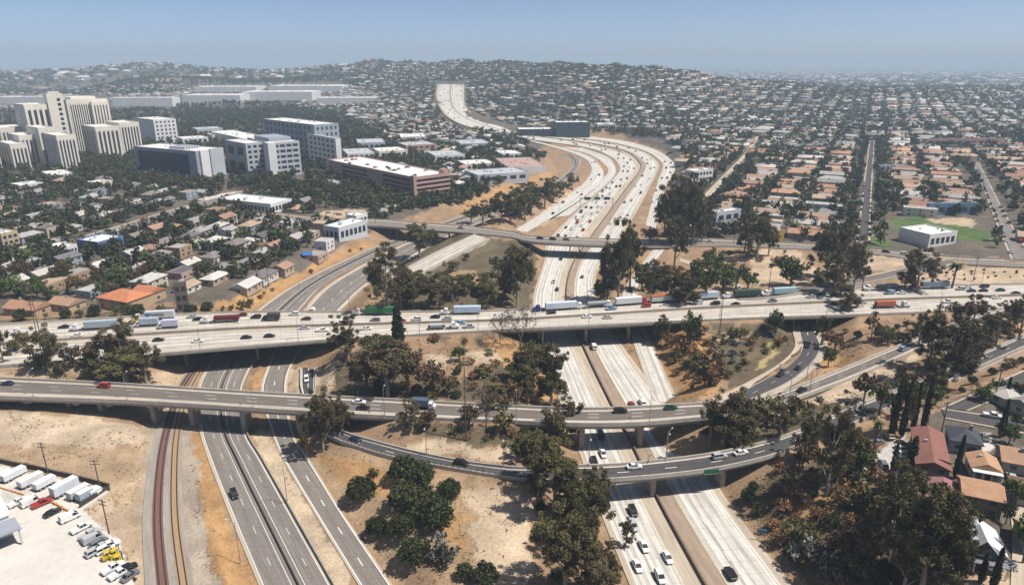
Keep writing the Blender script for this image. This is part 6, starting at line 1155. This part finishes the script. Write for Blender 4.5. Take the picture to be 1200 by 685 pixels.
# ---- the long curve: slow queue inbound, lighter traffic outbound
def stream(key, fs, s0, s1, gap, fwd, where, n=999):
    k = 0; s1 = min(s1, float(arclen(RD[key]['C'])[-1]) - 8)
    for f in fs:
        s = s0 + rng.uniform(0, gap)
        while s < s1 and k < n:
            o = on(rng.choice(('sedan', 'sedan', 'suv', 'pickup', 'van')), rng.choice(('black', 'white', 'silver', 'grey', 'black', 'dark blue', 'white', 'red')), key, f, None, None, s, fwd, where); k += o is not None
            s += gap * rng.uniform(.55, 1.6)
def sat(key, py): r = RD[key]; sy = np.array([S(*p)[1] for p in r['C']]); v = arclen(r['C']); m = v > (0 if key != 'east_a' else 0); k = np.nonzero((sy[:-1] - py) * (sy[1:] - py) <= 0)[0]; return v[k[0]]
if 1:
    q = sat('east_a', 283); qm = sat('east_a', 215); qe = arclen(RD['east_a']['C'])[-1]
    stream('east_a', (.18, .36, .54, .68), q, qm, 31, -1, 'in the slow freeway queue'); stream('east_a', (.2, .45, .68), qm, qe, 55, -1, 'in the slow freeway queue')
    q = sat('east_b', 272); qe = arclen(RD['east_b']['C'])[-1]; stream('east_b', (.34, .56, .76), q, qe, 75, 1, 'on the outbound curve')
    stream('connector', (.3, .7), 40, 400, 80, 1, 'on the inner connector'); stream('outer', (.35, .75), 30, 420, 70, 1, 'on the outer carriageway'); stream('far_freeway', (.15, .3, .42, .6, .75, .88), 10, 900, 90, 1, 'on the far hill freeway')
    stream('boulevard', (.12, .2, .85, .92), 0, 420, 22, 1, 'along the wide boulevard', 34); stream('avenue', (.08, .93), 0, 260, 16, 1, 'parked along the avenue', 24); stream('hill_street', (.12, .88), 0, 80, 15, -1, 'parked on the dark hillside street', 9); stream('corner_street', (.15, .85), 8, 60, 14, 1, 'parked on the corner street', 7); stream('west_street', (.3, .7), 0, 200, 40, 1, 'on the diagonal street', 8)
print('cars', NC)
# cars on the garage roof, in the parking court and in the sandy lot
def parked(pts, where, grp, zf=None, yaw0=None):
    for px, py, yw in pts:
        C = TP(px, py); car(rng.choice(('sedan', 'suv', 'sedan')), rng.choice(('white', 'black', 'silver', 'grey', 'tan', 'white')), C[0], C[1], C[2] + .06, R(yw), where, grp)
parked([(1029, 520, 20), (1013, 543, 30), (1034, 546, 80), (1055, 527, 86), (1055, 533, 84), (1056, 521, 86), (1041, 512, 86)], 'in the parking court', 'parked cars')
parked([(385, 250, 20), (394, 251, 20), (398, 252, 22), (408, 250, 70), (416, 250, 70)], 'in the sandy parking lot', 'parked cars')
parked([(1153, 514, 70), (1150, 548, 15), (1185, 562, 70), (1190, 577, 75), (1166, 634, 80), (1138, 654, 0), (1178, 664, 10), (1163, 667, 0)], 'beside the tan roofed houses', 'parked cars')
# ------------------------------------------------------------------ truck lot at the bottom corner
LOTP = [(-150, 533), (0, 546), (128, 575), (96, 597), (140, 637), (163, 700), (166, 760), (-150, 800)]
LW = [TP(min(max(a, -300), 1500), b) for a, b in LOTP]; pts = np.array([W(a, b, 0)[:2] for a, b in LOTP]); zl = float(np.mean([ground(*TP(a, b)[:2])[0] for a, b in ((60, 620), (20, 600), (100, 640))]))
lotc = uvmat('lot_concrete', (.56, .525, .475), .1, .1, .1, .07)
pz = np.array([W(a, b, zl + .5)[:2] for a, b in LOTP]); b = MB(); b.prism([tuple(p) for p in pz[::-1]], zl - 3, zl + .5); tag(b.build('lot_pavement', mat('lot_concrete_slab', (.56, .52, .465), .9, .1, .05, var2=.07, scale2=.5)), 'pale concrete truck lot', kind='structure')
LZ = zl + .5
def LP(px, py): return W(px, py, LZ)
def lot_yaw(a, b): d = LP(*b) - LP(*a); return math.atan2(d[1], d[0])
# office shed with a white roof and a grey loading canopy
A, B_ = LP(26, 632), LP(-6, 590); root = empty('loading_shed', A, lot_yaw((-30, 655), (26, 632))); tag(root, 'white roofed loading shed with a grey canopy over its dock', 'building')
MB().box(-34, 4, -.5, -1, 30, 6.2).build('wall', WHITEW, root); MB().box(-34.6, 3.6, 6.2, -.4, 30, 6.6).build('roof', ROOFW, root); MB().box(-34, -2.5, 4.6, .2, 4, 5.0).build('canopy', GREYW, root)
for u in (-.4, -9, -18): MB().box(u - .2, -2.2, -.5, u + .2, -1.8, 4.6).build('post', GREYL, root)
for u in (-5, -12, -20): MB().box(u - 1.5, 3.9, .8, u + 1.5, 4.05, 3.8).build('dock_door', DARKM, root)
for u in (-20, -12, -7): MB().box(u, 14, 6.6, u + 1.6, 15.6, 7.4).build('roof_vent', GREYL, root)
# fence round the lot
def fence(label, pxs, h=2.2, z=None, sp=3.0):
    P = np.array([TP(*p) for p in pxs]); P, _ = spline(P, sp) if len(P) > 2 else (np.array([P[0] + (P[1] - P[0]) * t for t in np.linspace(0, 1, max(2, int(np.linalg.norm(P[1] - P[0]) / sp)))]), 0)
    P[:, 2] = ground(P[:, 0], P[:, 1]); root = empty('fence', P[0]); tag(root, label, 'fence'); Q = P - P[0]
    for q in Q: MB().tube([q - (0, 0, .3), q + (0, 0, h)], [.06, .06], 5).build('post', DARKM, root)
    wall_along(Q, .09, .07, 0, h - .12).build('rail', DARKM, root); wall_along(Q, h * .8, .03, 0, .1).build('mesh_panel', mat('fence_mesh', (.05, .045, .04), .8), root)
fence('dark chain fence along the sandy mound behind the trailers', [(-40, 532), (0, 543), (64, 557), (129, 573)]); fence('dark chain fence at the pointed corner of the truck lot', [(129, 574), (112, 585), (94, 596)])
# trailers and parked vehicles
def lot_trailer(label, px, py, L, h, m, yaw, wheels=True, name='parked_trailer'):
    L *= .72; h *= .8
    p = LP(px, py); o = empty(name, p, yaw); tag(o, label, 'trailer'); b = MB(); b.box(-L / 2, -1.2, .95, L / 2, 1.2, .95 + h)
    for k in range(int(L / 1.3)): b.box(-L / 2 + .4 + k * 1.3, -1.24, 1.1, -L / 2 + .48 + k * 1.3, 1.24, .85 + h)
    b.build('box', m, o); MB().box(-L / 2 + .1, -1.1, .95 + h, L / 2 - .1, 1.1, 1.0 + h).build('roof', ROOFW, o)
    for wx in (-L / 2 + 1, -L / 2 + 2.2, L / 2 - 1.5):
        for s in (-1, 1): link('wheel', BIGW, o, (wx, s * 1.0, .5))
YW = lot_yaw((16, 566), (42, 553))
for lab, px, py, L, h, m in (('grey blue box trailer at the far end of the lot', 4, 563, 8, 2.1, GBOX), ('white box trailer second along the lot fence', 17, 560, 9, 2.2, WBOX), ('white box trailer third along the lot fence', 37, 567, 9, 2.2, WBOX), ('white box trailer fourth along the lot fence', 53, 570, 8, 2.1, WBOX), ('tallest blue-white container by the lot fence', 77, 577, 10, 3.4, mat('blue_white_container', (.58, .62, .66), .6, .05, .3)), ('silver box trailer near the pointed corner', 93, 581, 8, 2.3, GREYL), ('short grey container at the pointed corner', 100, 585, 5.5, 2.6, GBOX), ('small white trailer tucked in the pointed corner', 111, 580, 4.5, 1.7, WBOX)):
    lot_trailer(lab, px, py, L, h, m, YW)
YC = lot_yaw((16, 594), (34, 586))
for kd, cl, px, py in (('pickup', 'white', 22, 590), ('van', 'white', 37, 590), ('pickup', 'red', 50, 591), ('sedan', 'black', 62, 602), ('van', 'white', 83, 608), ('pickup', 'white', 96, 620), ('pickup', 'silver', 106, 628), ('van', 'silver', 110, 633), ('suv', 'grey', 117, 638), ('pickup', 'silver', 120, 643), ('suv', 'silver', 112, 648), ('suv', 'white', 124, 645), ('pickup', 'white', 133, 667), ('pickup', 'white', 141, 673), ('suv', 'black', 150, 668), ('sedan', 'grey', 153, 676), ('pickup', 'white', 128, 641)):
    p = LP(px, py); car(kd, cl, p[0], p[1], p[2] + .02, YC + rng.gauss(0, .06), 'in the truck lot', 'parked vehicles in the truck lot', False)
def forklift(label, px, py, yaw):
    p = LP(px, py); o = empty('forklift', p, yaw); tag(o, label, 'forklift'); MB().box(-1.3, -.65, .4, .9, .65, 1.15).build('body', YELM, o); MB().box(-1.45, -.6, .45, -.9, .6, 1.4).build('counterweight', YELM, o); b = MB()
    for x in (-.7, .6):
        for y in (-.6, .6): b.box(x - .05, y - .05, 1.1, x + .05, y + .05, 2.3)
    b.box(-.8, -.68, 2.3, .7, .68, 2.38); b.build('cage', YELM, o); b = MB()
    for y in (-.45, .45): b.box(.95, y - .06, .1, 1.1, y + .06, 2.9); b.box(1.1, y - .07, .12, 2.2, y + .07, .18)
    b.build('mast', DARKM, o); MB().box(-.5, -.3, 1.1, .1, .3, 1.5).build('seat', DARKM, o)
    for x in (-.8, .6):
        for s in (-1, 1): link('wheel', WHEEL, o, (x, s * .6, .33))
forklift('yellow forklift closest to the red pickups'.replace('closest to', 'in front of'), 127, 654, YC); forklift('yellow forklift with raised cage in the middle of the machine row', 135, 652, YC + .2); forklift('yellow forklift at the sand edge of the lot', 139, 659, YC - .2)
# orange steel beams lying along the trailers
for lab, a, c in (('orange steel beam lying along the trailers', (-20, 566), (28, 580)), ('short orange steel beam lying before the tall container', (55, 585), (80, 599))):
    a, c = LP(*a), LP(*c); o = empty('steel_beam', a, math.atan2(c[1] - a[1], c[0] - a[0])); tag(o, lab, 'steel beam'); L = float(np.linalg.norm(c - a)); OB = mat('orange_beam_paint', (.55, .22, .04), .7, .15, .5); b = MB(); b.box(0, -.2, .1, L, .2, .16); b.box(0, -.05, .16, L, .05, .4); b.box(0, -.2, .4, L, .2, .46); b.build('beam', OB, o); b = MB()
    for k in range(4): u = L * (k + .5) / 4; b = MB().box(u - .2, -.6, -.05, u + .2, .6, .1); b.build('bearer', BARK, o)

# ------------------------------------------------------------------ lamps, poles, signs
def lamp(px, py, top, where, arm=2.2, yaw=0.0, key=None, f=None):
    if key: x, y, z, yw, _ = on_road(key, f, px); C = np.array([x, y, z])
    else: C = TP(px, py)
    zs = np.linspace(C[2] + 4, C[2] + 16, 120); h = float(zs[int(np.argmin([abs(S(C[0], C[1], q)[1] - top) for q in zs]))] - C[2]) if top else 10.0
    o = empty('street_lamp', C, yaw); MB().tube([(0, 0, -.3), (0, 0, h * .5), (0, 0, h)], [.13, .1, .07], 6).build('pole', STEELG, o); MB().tube([(0, 0, h), (arm * .5, 0, h + .35), (arm, 0, h + .4)], [.06, .05, .05], 5).build('arm', STEELG, o); MB().box(arm - .1, -.18, h + .3, arm + .7, .18, h + .46).build('lamp_head', GREYL, o); MB().box(-.25, -.25, -.3, .25, .25, .25).build('base', PARA, o)
    later(o, f'thin street lamp {where}', 'street lamp', 'street lamps', C[0], C[1])
for px, f in ((40, 1), (150, 1), (297, 1), (451, 1), (605, 1), (761, 1), (948, 1)): lamp(px, None, None, 'on the brown ramp', 2.2, 1.57, 'upper_ramp', f * 1.0)
for px in (500, 590, 690, 780, 905, 1030): lamp(px, None, None, 'on the dark lower ramp', 2.0, -1.57, 'lower_ramp', .02)
for px in (60, 235, 350, 492, 560, 690, 843, 968, 1100): lamp(px, None, None, 'on the truck-filled overpass', 2.4, 1.57, 'viaduct', 1.0)
for px in (120, 410, 620, 800, 1010, 1150): lamp(px, None, None, 'on the far edge of the overpass', 2.4, -1.57, 'viaduct', 0.0)
for px, py, tp in ((781, 541, 506), (337, 590, 545), (352, 352, 318), (360, 366, 335), (409, 352, 322), (282, 660, 612), (894, 500, 465), (925, 466, 440), (1010, 330, 290), (945, 445, 405), (1064, 290, 262), (715, 262, 240), (655, 262, 240), (1120, 315, 285)): lamp(px, py, tp, 'on the ground', 2, rng.uniform(0, 6))
def pole(px, py, top, label, bars=2):
    C = TP(px, py); zs = np.linspace(C[2] + 5, C[2] + 40, 300); h = float(zs[int(np.argmin([abs(S(C[0], C[1], q)[1] - top) for q in zs]))] - C[2]); o = empty('utility_pole', C, rng.uniform(-.4, .4)); PW = mat('pole_wood', (.10, .085, .075), .9, .2, 1)
    MB().tube([(0, 0, -.5), (0, 0, h)], [.2, .13], 7).build('pole', PW, o)
    for k in range(bars): MB().box(-1.4, -.07, h - .6 - k * 1.1, 1.4, .07, h - .42 - k * 1.1).build('crossarm', PW, o)
    for u in (-1.2, -.5, .5, 1.2): MB().tube([(u, 0, h - .42), (u, 0, h - .12)], [.06, .04], 5).build('insulator', GREYL, o)
    if label: tag(o, label, 'utility pole', 'utility poles')
    else: later(o, 'thin wooden utility pole', 'utility pole', 'utility poles', C[0], C[1])
pole(546, 516, 418, 'tall grey utility pole standing on the wooded island beside the brown ramp', 3)
for a in ((47, 392, 335), (55, 440, 352), (118, 575, 538), (57, 557, 518), (128, 625, 585), (843, 392, 325), (1010, 340, 290), (182, 300, 270), (12, 300, 262), (315, 335, 305), (245, 300, 275), (440, 262, 240), (1165, 470, 425), (1100, 520, 470), (900, 345, 305), (980, 300, 272), (1140, 330, 300), (860, 285, 255), (65, 330, 295), (225, 262, 240)): pole(*a, None)
def sign(label, C, yaw, w, h, z, m, legs=2):
    o = empty('road_sign', C, yaw); tag(o, label, 'road sign', 'road signs'); MB().box(-w / 2, -.06, z, w / 2, .06, z + h).build('panel', m, o); b = MB(); b.box(-w / 2 + .12, -.075, z + .12, w / 2 - .12, -.062, z + .18); b.box(-w / 2 + .12, -.075, z + h - .18, w / 2 - .12, -.062, z + h - .12); b.build('border', WHITEP, o)
    for u in ((-w * .3, w * .3) if legs == 2 else (0,)): MB().tube([(u, .1, -1), (u, .1, z + h)], [.08, .08], 5).build('post', STEELG, o)
SGN = mat('green_sign_face', (.015, .13, .075), .5); SBL = mat('blue_sign_face', (.06, .11, .22), .5)
x, y, z, yw, _ = on_road('lower_ramp', 1.0, 833); sign('green highway sign mounted on the side of the dark lower ramp', (x, y - .35, z - 1.0), .12, 4.6, 1.9, -.2, SGN)
C = TP(892, 634); sign('blue roadside sign on two posts beside the white freeway', C, -.3, 2.4, 1.3, 2.6, SBL)
for lab, px, py, w_ in (('green sign over the service verge near the curve', 676, 262, 3), ('dark sign board at the foot of the street bridge', 600, 292, 2.2), ('small white sign on the dry bank of the loop ramp', 957, 440, 1.0)): C = TP(px, py); sign(lab, C, 0, w_, 1.2, 2.5, SGN if 'green' in lab else GREYL if 'white' in lab else DARKM, 1)
# gantry across the slow queue
a = on_road('east_a', -.02, None, 243); c = on_road('east_a', 1.0, None, 243); a, c = np.array(a[:3]), np.array(c[:3]); o = empty('sign_gantry', a, math.atan2(c[1] - a[1], c[0] - a[0])); tag(o, 'steel sign gantry spanning the slow queue of the curving freeway', 'sign gantry', 'road signs'); L = float(np.linalg.norm(c - a)); b = MB()
for z in (7.2, 8.4): b.box(0, -.12, z, L, .12, z + .2)
for k in range(int(L / 2)): b.tube([(k * 2, 0, 7.3), (k * 2 + 1, 0, 8.5), (k * 2 + 2, 0, 7.3)], [.07] * 3, 4)
b.build('truss', STEELG, o); MB().tube([(0, 0, -.5), (0, 0, 8.6)], [.3, .25], 8).build('post', STEELG, o); MB().tube([(L, 0, -.5), (L, 0, 8.6)], [.3, .25], 8).build('post', STEELG, o)
for u in (.12, .42, .72): MB().box(L * u, -.32, 6.6, L * u + 5.2, -.2, 9.2).build('sign_panel', DARKM if u != .42 else SGN, o)
# cars on the garage roof
C, L1, L2, H, a = GAR
for k in range(16):
    u, v = rng.uniform(4, L1 - 6), rng.uniform(8, L2 - 8); x = C[0] + math.cos(a) * u - math.sin(a) * v; y = C[1] + math.sin(a) * u + math.cos(a) * v; car('sedan', rng.choice(('white', 'silver', 'black', 'red')), x, y, C[2] + H + .12, a + (1.57 if k % 2 else 0), 'on the garage roof', 'cars on the garage roof', True)
# blue tarp shelter and small parts of the left bank
C = TP(360, 302); o = empty('tarp_shelter', C, .5); tag(o, 'bright blue tarp shelter among the houses of the freeway bank', 'shelter'); MB().add([(-3, -2.5, 2.2), (3, -2.5, 2.2), (3, 2.5, 2.2), (-3, 2.5, 2.2), (-3, 0, 3.6), (3, 0, 3.6), (-3, -2.5, 2.1), (3, -2.5, 2.1), (3, 2.5, 2.1), (-3, 2.5, 2.1)], [(0, 1, 5, 4), (2, 3, 4, 5), (9, 8, 7, 6)]).build('tarp', mat('blue_tarp', (.02, .13, .42), .5), o)
for u in (-2.8, 2.8):
    for v in (-2.3, 2.3): MB().tube([(u, v, -.3), (u, v, 2.2)], [.06, .06], 5).build('post', STEELG, o)
for lab, pts in (('white parapet fence around the corner of the green lawn', [(1008, 287), (1016, 279), (1024, 276)]), ('pale boundary wall along the hillside street', [(1122, 446), (1160, 430), (1200, 412)])): P = np.array([TP(*p) for p in pts]); P, _ = spline(P, 3); w_ = wall_along(P, 1.0, .3, .8).build('boundary_wall', PARA); tag(w_, lab, 'wall')
# small concrete culvert slabs on the wooded island
for lab, px, py, w_, d_ in (('square bare concrete pad on the wooded island', 566, 417, 13, 7), ('smaller concrete pad by the palm bank', 862, 392, 8, 4)):
    C = TP(px, py); o = MB().box(-w_ / 2, -d_ / 2, -1, w_ / 2, d_ / 2, .25).build('concrete_pad', PARA, None, tuple(C)); o.rotation_euler = (0, 0, .2); tag(o, lab, 'concrete pad')
# low overpass on the far freeway
a, c = W(533, 157, 13), W(602, 161, 9); P, _ = spline(np.array([a + (0, 0, 6), (a + c) / 2 + (0, 0, 6), c + (0, 0, 6)]), 10); root = empty('far_bridge', P[0]); tag(root, 'low grey bridge with many legs at the foot of the far hill', 'bridge'); Q = P - P[0]; wall_along(Q, .8, 9, 1.4).build('deck', PARA, root)
for q in Q[1::1]: MB().box(q[0] - .6, q[1] - 3, -14, q[0] + .6, q[1] + 3, -1.3).build('pier', GIRD, root)
settle_labels()
